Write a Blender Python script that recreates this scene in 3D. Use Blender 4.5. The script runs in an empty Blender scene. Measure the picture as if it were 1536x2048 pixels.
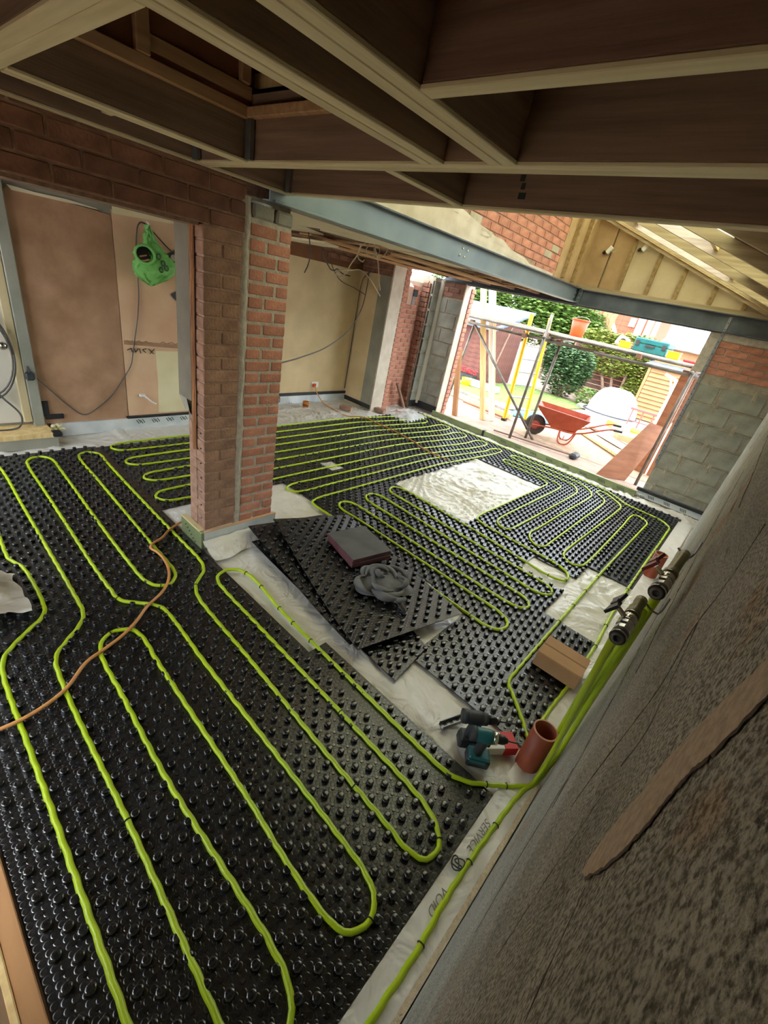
import bpy, math, random
from mathutils import Vector, Matrix, noise as mnoise
random.seed(7)
scene = bpy.context.scene
COL = scene.collection
# ------------------------------------------------------------------ camera, world, light, exposure
def make_camera():
    yaw, pitch, roll = math.radians(-36.5475), math.radians(27.3619), math.radians(-12.2034)
    cy, sy, cp, sp, cr, sr = math.cos(yaw), math.sin(yaw), math.cos(pitch), math.sin(pitch), math.cos(roll), math.sin(roll)
    f = Vector((sy*cp, cy*cp, -sp)); r = Vector((cy, -sy, 0)); d = f.cross(r)
    r2 = cr*r + sr*d; d2 = -sr*r + cr*d
    m = Matrix((r2, -d2, -f)).transposed().to_4x4(); m.translation = (0, 0, 1.9)
    cd = bpy.data.cameras.new('camera'); cam = bpy.data.objects.new('camera', cd); COL.objects.link(cam)
    cam.matrix_world = m
    cd.sensor_fit = 'HORIZONTAL'; cd.sensor_width = 36; cd.lens = 36*857.27/1536
    cd.clip_start = 0.004; cd.clip_end = 300
    scene.camera = cam
make_camera()
w = bpy.data.worlds.new('overcast_sky'); scene.world = w; w.use_nodes = True
bg = w.node_tree.nodes['Background']
bg.inputs[0].default_value = (0.84, 0.93, 1.0, 1); bg.inputs[1].default_value = 3.3
sun = bpy.data.lights.new('sun', 'SUN'); sun.energy = .8; sun.angle = math.radians(18); sun.color = (1, .95, .86)
so = bpy.data.objects.new('sun', sun); COL.objects.link(so)
so.rotation_euler = Vector((-0.35, -0.75, 1.35)).to_track_quat('Z', 'Y').to_euler()   # hazy sun high over the garden
vs = scene.view_settings
vs.view_transform = 'Standard'; vs.look = 'None'; vs.gamma = 1; vs.use_curve_mapping = False
vs.exposure = 1.38
scene.cycles.max_bounces = 12; scene.cycles.diffuse_bounces = 6; scene.cycles.glossy_bounces = 4
scene.cycles.transparent_max_bounces = 12

# ------------------------------------------------------------------ materials
def srgb(r, g, b):
    return tuple(((c/255)/12.92 if c/255 <= .04045 else ((c/255+.055)/1.055)**2.4) for c in (r, g, b))
MATS = {}
def mat(name, col, col2=None, rough=.7, scale=6, detail=6, bump=0, bscale=40, metal=0, spec=.5, stretch=None, contrast=(.35, .65), coat=0, trans=0, alpha=1, objrand=0, sss=0, musgrave=0):
    """procedural material: two colours mixed by noise, optional bump and per-object tone"""
    if name in MATS: return MATS[name]
    m = bpy.data.materials.new(name); m.use_nodes = True; nt = m.node_tree; N = nt.nodes; L = nt.links
    b = N['Principled BSDF']
    b.inputs['Roughness'].default_value = rough; b.inputs['Metallic'].default_value = metal
    b.inputs['Specular IOR Level'].default_value = spec; b.inputs['Coat Weight'].default_value = coat
    b.inputs['Transmission Weight'].default_value = trans; b.inputs['Alpha'].default_value = alpha
    tc = N.new('ShaderNodeTexCoord'); src = tc.outputs['Object']
    if stretch:
        mp = N.new('ShaderNodeMapping'); mp.inputs['Scale'].default_value = stretch
        L.new(src, mp.inputs[0]); src = mp.outputs[0]
    c1 = srgb(*col); c2 = srgb(*(col2 or col))
    nz = N.new('ShaderNodeTexNoise'); nz.inputs['Scale'].default_value = scale; nz.inputs['Detail'].default_value = detail
    L.new(src, nz.inputs['Vector'])
    rp = N.new('ShaderNodeValToRGB'); rp.color_ramp.elements[0].position = contrast[0]; rp.color_ramp.elements[1].position = contrast[1]
    rp.color_ramp.elements[0].color = (*c1, 1); rp.color_ramp.elements[1].color = (*c2, 1)
    L.new(nz.outputs['Fac'], rp.inputs[0]); out = rp.outputs[0]
    if objrand:
        oi = N.new('ShaderNodeObjectInfo'); hs = N.new('ShaderNodeHueSaturation')
        mr = N.new('ShaderNodeMapRange'); mr.inputs[3].default_value = 1-objrand; mr.inputs[4].default_value = 1+objrand
        L.new(oi.outputs['Random'], mr.inputs[0]); L.new(mr.outputs[0], hs.inputs['Value']); L.new(out, hs.inputs['Color']); out = hs.outputs[0]
    L.new(out, b.inputs['Base Color'])
    if bump:
        n2 = N.new('ShaderNodeTexNoise'); n2.inputs['Scale'].default_value = bscale; n2.inputs['Detail'].default_value = 5
        L.new(src, n2.inputs['Vector'])
        bp = N.new('ShaderNodeBump'); bp.inputs['Strength'].default_value = bump; bp.inputs['Distance'].default_value = .02
        L.new(n2.outputs['Fac'], bp.inputs['Height']); L.new(bp.outputs[0], b.inputs['Normal'])
    MATS[name] = m
    return m

M_STEEL = mat('galvanised_steel', (124, 138, 148), (138, 152, 160), rough=.42, scale=3, metal=.25)
M_DKSTEEL = mat('dark_primed_steel', (74, 82, 90), (98, 106, 113), rough=.6, scale=5)
M_TIMBER = mat('treated_timber', (138, 112, 74), (172, 146, 100), rough=.8, scale=3, stretch=(9, 9, 9), objrand=.1)
M_TIMBER_X = mat('treated_timber_grain_x', (160, 142, 112), (192, 174, 142), rough=.8, scale=2.5, stretch=(.8, 16, 16), bump=.1, bscale=8, objrand=.1)
M_TIMBER_Y = mat('treated_timber_grain_y', (160, 142, 112), (192, 174, 142), rough=.8, scale=2.5, stretch=(16, .8, 16), bump=.1, bscale=8, objrand=.1)
M_TIMBER_B = mat('sawn_timber', (124, 98, 82), (154, 126, 106), rough=.85, scale=2.5, stretch=(.8, 14, 14), bump=.1, bscale=8, objrand=.12)
M_TIMBER_W = mat('pale_new_timber', (214, 180, 120), (236, 208, 150), rough=.7, scale=3, stretch=(8, 8, 1), objrand=.06)
M_DECK = mat('dark_floor_deck', (92, 64, 46), (118, 84, 60), rough=.85, scale=3)
M_BRICK_A = mat('brown_brick', (140, 106, 88), (172, 134, 110), rough=.9, scale=14, bump=.35, bscale=60, objrand=.14)
M_BRICK_B = mat('red_brick', (170, 112, 94), (202, 140, 116), rough=.9, scale=12, bump=.3, bscale=60, objrand=.12)
M_BRICK_D = mat('dark_red_brick', (122, 84, 68), (150, 106, 86), rough=.9, scale=12, bump=.3, bscale=60, objrand=.16)
M_MORTAR = mat('grey_mortar', (176, 166, 152), (202, 192, 178), rough=.95, scale=20, bump=.4, bscale=70)
M_MORTAR_P = mat('pinkish_mortar', (160, 128, 108), (184, 150, 130), rough=.95, scale=20, bump=.4, bscale=70)
M_BLOCK = mat('aerated_block', (134, 134, 122), (160, 158, 146), rough=.95, scale=7, bump=.3, bscale=80, objrand=.05)
M_BLOCKM = mat('block_mortar', (150, 138, 122), (170, 160, 142), rough=.95, scale=14, bump=.5, bscale=50)
M_PLASTER = mat('beige_painted_plaster', (206, 182, 138), (224, 200, 156), rough=.85, scale=2.5, bump=.05)
M_PLASTER_G = mat('grey_plaster', (140, 138, 124), (160, 156, 140), rough=.85, scale=3)
M_PINK = mat('pink_bonding_plaster', (212, 170, 136), (226, 190, 154), rough=.9, scale=3)
M_YELLOWP = mat('pale_yellow_board', (222, 208, 164), (232, 220, 180), rough=.85, scale=3)
M_WHITEP = mat('white_plaster', (198, 184, 164), (218, 206, 188), rough=.85, scale=6)
M_CREAM = mat('cream_plasterboard', (226, 214, 184), rough=.85)
M_BLACKTAPE = mat('black_membrane_tape', (26, 27, 30), (42, 43, 46), rough=.45, scale=8, bump=.3, bscale=30)
M_FOIL = mat('foil_insulation', (196, 204, 208), (224, 228, 228), rough=.4, scale=5, metal=.3, bump=.2, bscale=14)
M_FOILG = mat('green_foil_insulation', (122, 132, 92), (150, 158, 116), rough=.4, scale=4, metal=.2, bump=.1, bscale=14)
M_PRINT = mat('dark_print', (44, 52, 48), rough=.6)
M_PIPE = mat('lime_pipe', (168, 196, 20), (186, 210, 28), rough=.38, scale=2, spec=.5)
M_BLACKP = mat('black_clip_plastic', (14, 14, 15), rough=.4)
M_CORD = mat('orange_cord', (206, 140, 76), (216, 152, 88), rough=.5)
M_CABLE = mat('grey_cable', (72, 68, 66), (92, 86, 82), rough=.5)
M_CABLE_W = mat('pale_cable', (190, 174, 146), rough=.5)
M_TERRA = mat('brown_drain_pipe', (150, 70, 46), (164, 82, 56), rough=.5, scale=5)
M_CARD = mat('brown_cardboard', (168, 128, 88), (182, 142, 102), rough=.85, scale=4)
M_CHROME = mat('chrome', (200, 198, 192), rough=.18, metal=1)
M_BRASS = mat('tarnished_brass', (146, 136, 66), rough=.35, metal=.8)
M_DKRED = mat('maroon_plastic', (122, 26, 44), rough=.4)
M_NAVY = mat('navy_plastic', (24, 28, 58), rough=.4)
M_TEAL = mat('teal_plastic', (14, 92, 98), (24, 108, 112), rough=.45)
M_DKGREY = mat('charcoal_rubber', (38, 42, 46), (54, 58, 62), rough=.55, scale=14)
M_CLOTH = mat('grey_cloth', (92, 92, 93), (112, 112, 112), rough=.9, scale=10, bump=.15, bscale=300)
M_WHITE = mat('white_plastic', (232, 230, 226), rough=.5)
M_RED = mat('red_plastic', (206, 40, 44), rough=.45)
M_ORANGE = mat('orange_plastic', (206, 70, 26), (218, 84, 34), rough=.5)
M_YELLOW = mat('yellow_fibreglass', (238, 190, 20), rough=.45)
M_TUBE = mat('scaffold_tube', (98, 92, 84), (128, 120, 110), rough=.5, metal=.4, scale=8)
M_PLYB = mat('brown_shuttering_ply', (132, 80, 50), (156, 102, 68), rough=.6, scale=3, stretch=(1, 1, 4))
M_CLAD = mat('larch_cladding', (158, 108, 66), (178, 128, 84), rough=.7, scale=3, objrand=.05)
M_GALV = mat('galvanised_strap', (120, 124, 126), (150, 152, 152), rough=.4, metal=.6)
M_TARP = mat('white_tarpaulin', (206, 206, 208), (222, 222, 222), rough=.6)
M_FELT = mat('grey_roof_felt', (86, 96, 108), (110, 120, 132), rough=.8)
M_SHED = mat('red_brown_shed_boards', (92, 54, 46), (112, 68, 58), rough=.8, objrand=.08)
M_LEAF = mat('bright_foliage', (66, 98, 34), (118, 146, 62), rough=.6, scale=9, objrand=.1)
M_LEAF2 = mat('dark_foliage', (44, 70, 40), (84, 112, 64), rough=.6, scale=9)
M_LEAF3 = mat('yellow_green_foliage', (100, 118, 38), (146, 154, 66), rough=.6, scale=9)
M_GRASS = mat('lawn_grass', (88, 108, 48), (122, 138, 70), rough=.9, scale=9, bump=.5, bscale=80)
M_PATIO = mat('dusty_concrete', (150, 128, 112), (174, 152, 136), rough=.95, scale=3, bump=.2, bscale=30)
M_SAND = mat('builders_sand', (154, 128, 104), (178, 154, 128), rough=.95, scale=8, bump=.5, bscale=50)
M_BLUE = mat('blue_plastic_sack', (60, 150, 206), (110, 186, 226), rough=.5, scale=12)
M_BARROW = mat('orange_red_barrow_steel', (158, 62, 38), (174, 80, 52), rough=.5, scale=7)
M_RUBBER = mat('tyre_rubber', (60, 54, 50), rough=.8)
M_HOUSE = mat('orange_house_brick', (150, 84, 60), (172, 106, 80), rough=.9, scale=26)
M_SLATE = mat('roof_tile', (146, 84, 60), (166, 102, 76), rough=.85, scale=20)
M_STONE = mat('grey_paving_stone', (132, 126, 120), (160, 152, 146), rough=.9, objrand=.08)
M_RUSTY = mat('rusty_red_paint', (168, 82, 78), rough=.6)
M_GBOARD = mat('pinkish_gable_board', (186, 168, 136), (206, 190, 158), rough=.8, scale=3, bump=.15, bscale=8)
M_DKVOID = mat('dark_joinery', (104, 66, 38), (128, 84, 50), rough=.85, scale=4)
M_GREENBAG = None

def plain_nodes(name):
    m = bpy.data.materials.new(name); m.use_nodes = True
    return m, m.node_tree.nodes, m.node_tree.links, m.node_tree.nodes['Principled BSDF']

# black moulded mat with a fine honeycomb relief
m, N, L, b = plain_nodes('black_moulded_plastic'); M_MAT = m
b.inputs['Base Color'].default_value = (.011, .012, .013, 1); b.inputs['Roughness'].default_value = .27; b.inputs['Specular IOR Level'].default_value = .9
def mth(op, a, c=None, d=None):
    q = N.new('ShaderNodeMath'); q.operation = op
    for k, v in enumerate((a, c, d)):
        if v is None: continue
        if isinstance(v, (int, float)): q.inputs[k].default_value = v
        else: L.new(v, q.inputs[k])
    return q.outputs[0]
tc = N.new('ShaderNodeTexCoord'); sx = N.new('ShaderNodeSeparateXYZ'); L.new(tc.outputs['Object'], sx.inputs[0])
yy = mth('MULTIPLY', sx.outputs[1], 1/.0220); row = mth('FLOOR', yy); xx = mth('ADD', mth('MULTIPLY', sx.outputs[0], 1/.0234), mth('MULTIPLY', mth('FLOORED_MODULO', row, 2.0), .5))
fx = mth('SUBTRACT', mth('FRACT', xx), .5); fy = mth('SUBTRACT', mth('FRACT', yy), .5)
dd = mth('SQRT', mth('ADD', mth('MULTIPLY', fx, fx), mth('MULTIPLY', fy, fy)))
rp = N.new('ShaderNodeValToRGB'); rp.color_ramp.elements[0].position = .36; rp.color_ramp.elements[1].position = .46
rp.color_ramp.elements[0].color = (1, 1, 1, 1); rp.color_ramp.elements[1].color = (0, 0, 0, 1)
L.new(dd, rp.inputs[0])
bp = N.new('ShaderNodeBump'); bp.inputs['Strength'].default_value = .42; bp.inputs['Distance'].default_value = .002
L.new(rp.outputs[0], bp.inputs['Height']); L.new(bp.outputs[0], b.inputs['Normal'])
M_STUD, N, L, b = plain_nodes('black_stud_plastic')
b.inputs['Base Color'].default_value = (.012, .013, .014, 1); b.inputs['Roughness'].default_value = .13; b.inputs['Specular IOR Level'].default_value = 1.0

# milky polythene
m, N, L, b = plain_nodes('milky_polythene'); M_POLY = m
b.inputs['Base Color'].default_value = (*srgb(216, 211, 201), 1); b.inputs['Roughness'].default_value = .32; b.inputs['Specular IOR Level'].default_value = .5
tc = N.new('ShaderNodeTexCoord'); nz = N.new('ShaderNodeTexNoise'); nz.inputs['Scale'].default_value = 5; nz.inputs['Detail'].default_value = 2; nz.inputs['Distortion'].default_value = 2.5
L.new(tc.outputs['Object'], nz.inputs['Vector'])
bp = N.new('ShaderNodeBump'); bp.inputs['Strength'].default_value = .55; bp.inputs['Distance'].default_value = .03
L.new(nz.outputs['Fac'], bp.inputs['Height']); L.new(bp.outputs[0], b.inputs['Normal'])

# coarse sandy render of the wall beside the camera: grain at several sizes, drag marks running along the wall
m, N, L, b = plain_nodes('coarse_sandy_render'); M_RENDER = m
b.inputs['Roughness'].default_value = .95; b.inputs['Specular IOR Level'].default_value = .1
tc = N.new('ShaderNodeTexCoord')
def noise_(scale, detail, rough, stretch=None):
    n = N.new('ShaderNodeTexNoise'); n.inputs['Scale'].default_value = scale; n.inputs['Detail'].default_value = detail; n.inputs['Roughness'].default_value = rough
    if stretch:
        mp = N.new('ShaderNodeMapping'); mp.inputs['Scale'].default_value = stretch; L.new(tc.outputs['Object'], mp.inputs[0]); L.new(mp.outputs[0], n.inputs['Vector'])
    else: L.new(tc.outputs['Object'], n.inputs['Vector'])
    return n
def ramp_(src, stops):
    r = N.new('ShaderNodeValToRGB'); e = r.color_ramp.elements
    e[0].position, e[0].color = stops[0][0], (*stops[0][1], 1); e[1].position, e[1].color = stops[-1][0], (*stops[-1][1], 1)
    for p, c in stops[1:-1]:
        k = e.new(p); k.color = (*c, 1)
    L.new(src, r.inputs[0]); return r
n_big = noise_(7, 5, .6, (1, .35, 1)); n_grain = noise_(240, 3, .6); n_grain2 = noise_(70, 5, .7); n_drag = noise_(20, 5, .65, (1, .10, 1)); n_pink = noise_(9, 3, .5, (1, .5, .5))
base = ramp_(n_big.outputs['Fac'], [(.3, srgb(178, 178, 168)), (.5, srgb(200, 200, 190)), (.7, srgb(216, 214, 204))])
pink = ramp_(n_pink.outputs['Fac'], [(.60, (0, 0, 0)), (.68, (1, 1, 1))])
mx = N.new('ShaderNodeMix'); mx.data_type = 'RGBA'; L.new(pink.outputs[0], mx.inputs[0]); L.new(base.outputs[0], mx.inputs[6]); mx.inputs[7].default_value = (*srgb(204, 178, 152), 1)
dark = ramp_(n_drag.outputs['Fac'], [(.30, srgb(110, 100, 90)), (.38, (1, 1, 1))])
mx2 = N.new('ShaderNodeMix'); mx2.data_type = 'RGBA'; mx2.blend_type = 'MULTIPLY'; mx2.inputs[0].default_value = .6; L.new(mx.outputs[2], mx2.inputs[6]); L.new(dark.outputs[0], mx2.inputs[7])
gr_ = ramp_(n_grain.outputs['Fac'], [(.38, srgb(104, 98, 90)), (.60, (1, 1, 1))])
mx3 = N.new('ShaderNodeMix'); mx3.data_type = 'RGBA'; mx3.blend_type = 'MULTIPLY'; mx3.inputs[0].default_value = .8; L.new(mx2.outputs[2], mx3.inputs[6]); L.new(gr_.outputs[0], mx3.inputs[7])
L.new(mx3.outputs[2], b.inputs['Base Color'])
def madd(a, k, c):
    q = N.new('ShaderNodeMath'); q.operation = 'MULTIPLY_ADD'; L.new(a, q.inputs[0]); q.inputs[1].default_value = k
    if c is None: q.inputs[2].default_value = 0
    else: L.new(c, q.inputs[2])
    return q.outputs[0]
hgt = madd(n_grain.outputs['Fac'], .3, madd(n_grain2.outputs['Fac'], .7, madd(n_drag.outputs['Fac'], .9, None)))
bp = N.new('ShaderNodeBump'); bp.inputs['Strength'].default_value = 1; bp.inputs['Distance'].default_value = .012
L.new(hgt, bp.inputs['Height']); L.new(bp.outputs[0], b.inputs['Normal'])

# brown scrubbed plaster
M_BROWNP = mat('brown_scrubbed_plaster', (156, 118, 88), (186, 148, 116), rough=.9, scale=5, detail=9, bump=.12, bscale=20, contrast=(.3, .72))

# green carrier bag film
m, N, L, b = plain_nodes('green_bag_film'); M_GREENBAG = m
b.inputs['Base Color'].default_value = (*srgb(150, 226, 130), 1); b.inputs['Roughness'].default_value = .35
b.inputs['Subsurface Weight'].default_value = 0.0
tr = N.new('ShaderNodeBsdfTranslucent'); tr.inputs[0].default_value = (*srgb(170, 236, 140), 1)
ms = N.new('ShaderNodeMixShader'); ms.inputs[0].default_value = .3
L.new(b.outputs[0], ms.inputs[1]); L.new(tr.outputs[0], ms.inputs[2]); L.new(ms.outputs[0], N['Material Output'].inputs[0])

# yellowish roof membrane, made translucent so added daylight reaches the room
M_YBOARD, N, L, b = plain_nodes('yellow_roof_membrane')
b.inputs['Base Color'].default_value = (*srgb(214, 206, 140), 1); b.inputs['Roughness'].default_value = .6
tr = N.new('ShaderNodeBsdfTranslucent'); tr.inputs[0].default_value = (.86, .83, .66, 1)
ms = N.new('ShaderNodeMixShader'); ms.inputs[0].default_value = .6
L.new(b.outputs[0], ms.inputs[1]); L.new(tr.outputs[0], ms.inputs[2]); L.new(ms.outputs[0], N['Material Output'].inputs[0])
# clear glass
M_GLASS, N, L, b = plain_nodes('window_glass')
b.inputs['Transmission Weight'].default_value = 1; b.inputs['Roughness'].default_value = 0; b.inputs['IOR'].default_value = 1.01

# ------------------------------------------------------------------ mesh helpers
class MB:
    def __init__(s): s.v = []; s.f = []
    def add(s, vs, fs):
        o = len(s.v); s.v += [tuple(p) for p in vs]; s.f += [tuple(i+o for i in f) for f in fs]; return s
    def box(s, a, b, mtx=None):
        x0, y0, z0 = a; x1, y1, z1 = b
        vs = [Vector(p) for p in ((x0,y0,z0),(x1,y0,z0),(x1,y1,z0),(x0,y1,z0),(x0,y0,z1),(x1,y0,z1),(x1,y1,z1),(x0,y1,z1))]
        if mtx is not None: vs = [mtx @ p for p in vs]
        return s.add(vs, [(0,3,2,1),(4,5,6,7),(0,1,5,4),(1,2,6,5),(2,3,7,6),(3,0,4,7)])
    def bbox(s, a, b, c, mtx=None):
        """box with chamfered edges"""
        (x0,y0,z0),(x1,y1,z1) = a, b
        vs=[]; idx={}
        for i,(X,sx) in enumerate(((x0,1),(x1,-1))):
            for j,(Y,sy) in enumerate(((y0,1),(y1,-1))):
                for k,(Z,sz) in enumerate(((z0,1),(z1,-1))):
                    for ax in range(3):
                        p=[X+sx*c,Y+sy*c,Z+sz*c]; p[ax]=(X,Y,Z)[ax]
                        idx[i,j,k,ax]=len(vs); vs.append(Vector(p))
        fs=[]
        def q(*k): fs.append(tuple(idx[t] for t in k))
        for i in (0,1): q((i,0,0,0),(i,1,0,0),(i,1,1,0),(i,0,1,0))
        for j in (0,1): q((0,j,0,1),(1,j,0,1),(1,j,1,1),(0,j,1,1))
        for k in (0,1): q((0,0,k,2),(1,0,k,2),(1,1,k,2),(0,1,k,2))
        for j in (0,1):
            for k in (0,1): q((0,j,k,1),(1,j,k,1),(1,j,k,2),(0,j,k,2))
        for i in (0,1):
            for k in (0,1): q((i,0,k,0),(i,1,k,0),(i,1,k,2),(i,0,k,2))
        for i in (0,1):
            for j in (0,1): q((i,j,0,0),(i,j,1,0),(i,j,1,1),(i,j,0,1))
        for i in (0,1):
            for j in (0,1):
                for k in (0,1): q((i,j,k,0),(i,j,k,1),(i,j,k,2))
        if mtx is not None: vs=[mtx@p for p in vs]
        return s.add(vs,fs)
    def prism(s, poly, axis, lo, hi):
        """extrude a 2-D polygon along an axis (0,1,2)"""
        n=len(poly); o=[a for a in range(3) if a!=axis]
        def P(p,h):
            r=[0,0,0]; r[o[0]]=p[0]; r[o[1]]=p[1]; r[axis]=h; return r
        vs=[P(p,lo) for p in poly]+[P(p,hi) for p in poly]
        return s.add(vs,[tuple(range(n-1,-1,-1)),tuple(range(n,2*n))]+[(i,(i+1)%n,n+(i+1)%n,n+i) for i in range(n)])
    def tube(s, pts, r, n=8, caps=True, closed=False):
        pts=[Vector(p) for p in pts]; k=len(pts); rr=r if hasattr(r,'__len__') else [r]*k
        up=Vector((0,0,1)); vs=[]; prev=None
        for i,p in enumerate(pts):
            t=(pts[(i+1)%k if closed else min(i+1,k-1)]-pts[(i-1)%k if closed else max(i-1,0)])
            if t.length<1e-9: t=Vector((0,0,1))
            t.normalize()
            if prev is None:
                a=up if abs(t.dot(up))<.95 else Vector((1,0,0)); u=a.cross(t).normalized()
            else:
                u=prev-t*prev.dot(t)
                u=u.normalized() if u.length>1e-6 else Vector((1,0,0))
            prev=u; v=t.cross(u)
            vs+= [p+(u*math.cos(2*math.pi*j/n)+v*math.sin(2*math.pi*j/n))*rr[i] for j in range(n)]
        fs=[]
        for i in range(k if closed else k-1):
            a=i*n; b2=((i+1)%k)*n
            fs+=[(a+j,a+(j+1)%n,b2+(j+1)%n,b2+j) for j in range(n)]
        if caps and not closed: fs+=[tuple(range(n-1,-1,-1)),tuple(range((k-1)*n,k*n))]
        return s.add(vs,fs)
    def lathe(s, prof, n=16, mtx=None, caps=True):
        """profile of (r,z) revolved about z"""
        vs=[];k=len(prof)
        for r,z in prof: vs+=[Vector((r*math.cos(2*math.pi*j/n),r*math.sin(2*math.pi*j/n),z)) for j in range(n)]
        fs=[(i*n+j,i*n+(j+1)%n,(i+1)*n+(j+1)%n,(i+1)*n+j) for i in range(k-1) for j in range(n)]
        if caps: fs+=[tuple(range(n-1,-1,-1)),tuple(range((k-1)*n,k*n))]
        if mtx is not None: vs=[mtx@p for p in vs]
        return s.add(vs,fs)
    def grid(s, nu, nv, fn):
        vs=[fn(i/nu,j/nv) for j in range(nv+1) for i in range(nu+1)]
        return s.add(vs,[(j*(nu+1)+i,j*(nu+1)+i+1,(j+1)*(nu+1)+i+1,(j+1)*(nu+1)+i) for j in range(nv) for i in range(nu)])
    def mesh(s, name, m=None, smooth=False):
        me=bpy.data.meshes.new(name); me.from_pydata(s.v,[],s.f); me.update()
        if m: me.materials.append(m)
        if smooth: me.shade_smooth()
        return me
    def build(s, name, m, parent=None, smooth=False, loc=None):
        return put(name, s.mesh(name,m,smooth), parent, loc)

def put(name, me, parent=None, loc=None, rot=None):
    o=bpy.data.objects.new(name,me); COL.objects.link(o)
    if parent: o.parent=parent
    if loc is not None: o.location=loc
    if rot is not None: o.rotation_euler=rot
    return o
def empty(name, loc=(0,0,0)): return put(name,None,None,loc)
def tag(o, label, cat=None, group=None, kind=None):
    o['label']=label
    if cat: o['category']=cat
    if group: o['group']=group
    if kind: o['kind']=kind
    return o
def struct(o, label=None):
    o['kind']='structure'
    if label: o['label']=label
    return o
def mark(mb, name, m, label, cat, smooth=False, group=None):
    return tag(mb.build(name,m,None,smooth),label,cat,group)
def cr(pts, step=.03, closed=False):
    """Catmull-Rom resample of a polyline"""
    P=[Vector(p) for p in pts]; out=[]
    for i in range(len(P)-1):
        p0=P[max(i-1,0)]; p1=P[i]; p2=P[i+1]; p3=P[min(i+2,len(P)-1)]
        d=(p2-p1).length; n=max(1,int(d/step))
        t0=(p2-p0); t1=(p3-p1)
        t0=t0*(d/max(t0.length,1e-6)); t1=t1*(d/max(t1.length,1e-6))
        for k in range(n):
            t=k/n; t2=t*t; t3=t2*t
            out.append((2*t3-3*t2+1)*p1+(t3-2*t2+t)*t0+(-2*t3+3*t2)*p2+(t3-t2)*t1)
    out.append(P[-1]); return out
def nz(x,y,z=0): return mnoise.noise(Vector((x,y,z)))
SHARED={}
def shared(key, fn):
    if key not in SHARED: SHARED[key]=fn()
    return SHARED[key]

# bricks: each an object; meshes shared by size and material. A face lies in plane 'x' (runs along y) or 'y' (runs along x)
def brick_at(parent, plane, face, u, z, ln, h, dep, m, sgn=1, jitter=.002, name='brick'):
    key=(name,plane,round(ln,3),round(h,3),dep,m.name,sgn)
    def mk():
        mb=MB(); c=min(.004,h*.1)
        if plane=='x': mb.bbox((-dep*sgn if sgn>0 else 0,0,0),(0 if sgn>0 else dep,ln,h),c)
        else: mb.bbox((0,-0 if sgn<0 else -dep,0),(ln,dep if sgn<0 else 0,h),c)
        return mb.mesh(name,m)
    me=shared(key,mk); j=random.uniform(-jitter,jitter)
    loc=(face+j,u,z) if plane=='x' else (u,face+j,z)
    return put(name,me,parent,loc)
def bond(parent, plane, face, u0, u1, z0, z1, m, ln=.215, h=.065, joint=.010, dep=.05, sgn=1, skip=None, off=None, jitter=.002, name='brick', start=0):
    c=start; z=z0
    while z+h<=z1+.012:
        u=u0-((c%2)*(ln+joint)*.5 if off is None else off(c))
        while u<u1-.02:
            a=max(u,u0); b2=min(u+ln,u1)
            if b2-a>.03 and not (skip and skip(a,b2,z)): brick_at(parent,plane,face,a,z,b2-a,h,dep,m,sgn,jitter,name)
            u+=ln+joint
        z+=h+joint; c+=1

# ------------------------------------------------------------------ floor: membrane of milky polythene, creased where it lies bare
def crease(x,y):
    d=0
    for k,(ang,fr,ph,am) in enumerate(((.5,3.0,0,.013),(2.0,4.0,5,.011),(2.8,6.0,9,.007),(1.2,9.0,13,.0045))):
        wx=x+.16*nz(x*1.6,y*1.6,ph); wy=y+.16*nz(x*1.6+7,y*1.6,ph+3)
        a=ang+1.1*nz(x*.7,y*.7,ph)
        t=(wx*math.cos(a)+wy*math.sin(a))*fr; c=(wx*math.sin(a)-wy*math.cos(a))*fr
        q=1-abs(nz(t,c*.10,ph))*2.3
        d+=max(0,q)**2.5*am*max(0,.55+.9*nz(t*.3,c*.2,ph+21))
    return d
MATRECT=[(-4.55,-.108,-.09,1.275),(-1.255,-.108,1.275,1.40),(-4.52,-3.12,1.275,6.42),(-3.12,-2.6,2.46,6.42),(-2.6,-1.2,2.43,6.42),(-1.2,-.87,2.36,6.42),(-.87,-.085,1.73,6.42)]
MATHOLE=[(-3.37,-3.14,3.13,3.31),(-2.66,-1.61,3.57,5.45),(-.50,-.085,2.90,3.95),(-.90,-.50,3.32,3.62)]
def floor_fn(x,y):
    d=crease(x,y)
    near=(-2.6<x<-.6 and 1.3<y<2.6) or any(a-.05<x<b2+.05 and c-.05<y<e+.05 for a,b2,c,e in MATRECT) and not any(a+.05<x<b2-.05 and c+.05<y<e-.05 for a,b2,c,e in MATHOLE)
    return -.022+(min(d*1.3,.0165) if near else d*2.3)
mb=MB(); st=.0165
X0,X1,Y0,Y1=-5.75,.20,-.12,6.72
def exposed(x,y):
    # bare membrane only where no mat covers it
    return not any(a-.0<x<b2+.0 and c<y<d for a,b2,c,d in ((-4.4,-.25,-.1,1.15),(-4.35,-3.5,1.35,6.2),(-3.05,-2.75,2.6,6.2),(-2.5,-1.75,2.6,3.4),(-1.5,-1.1,2.6,6.0),(-.7,-.2,1.85,2.75),(-1.0,-.25,4.1,5.9)))
nxs=int((X1-X0)/st); nys=int((Y1-Y0)/st); vid={}
def vtx(i,j):
    if (i,j) not in vid:
        x=X0+i*st; y=Y0+j*st; vid[i,j]=len(mb.v); mb.v.append((x,y,floor_fn(x,y)))
    return vid[i,j]
for j in range(nys):
    for i in range(nxs):
        if exposed(X0+i*st,Y0+j*st) or exposed(X0+(i+1)*st,Y0+(j+1)*st): mb.f.append((vtx(i,j),vtx(i+1,j),vtx(i+1,j+1),vtx(i,j+1)))
fl=struct(mb.build('floor',M_POLY,None,True),'floor covered by creased milky polythene sheet')
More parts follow.
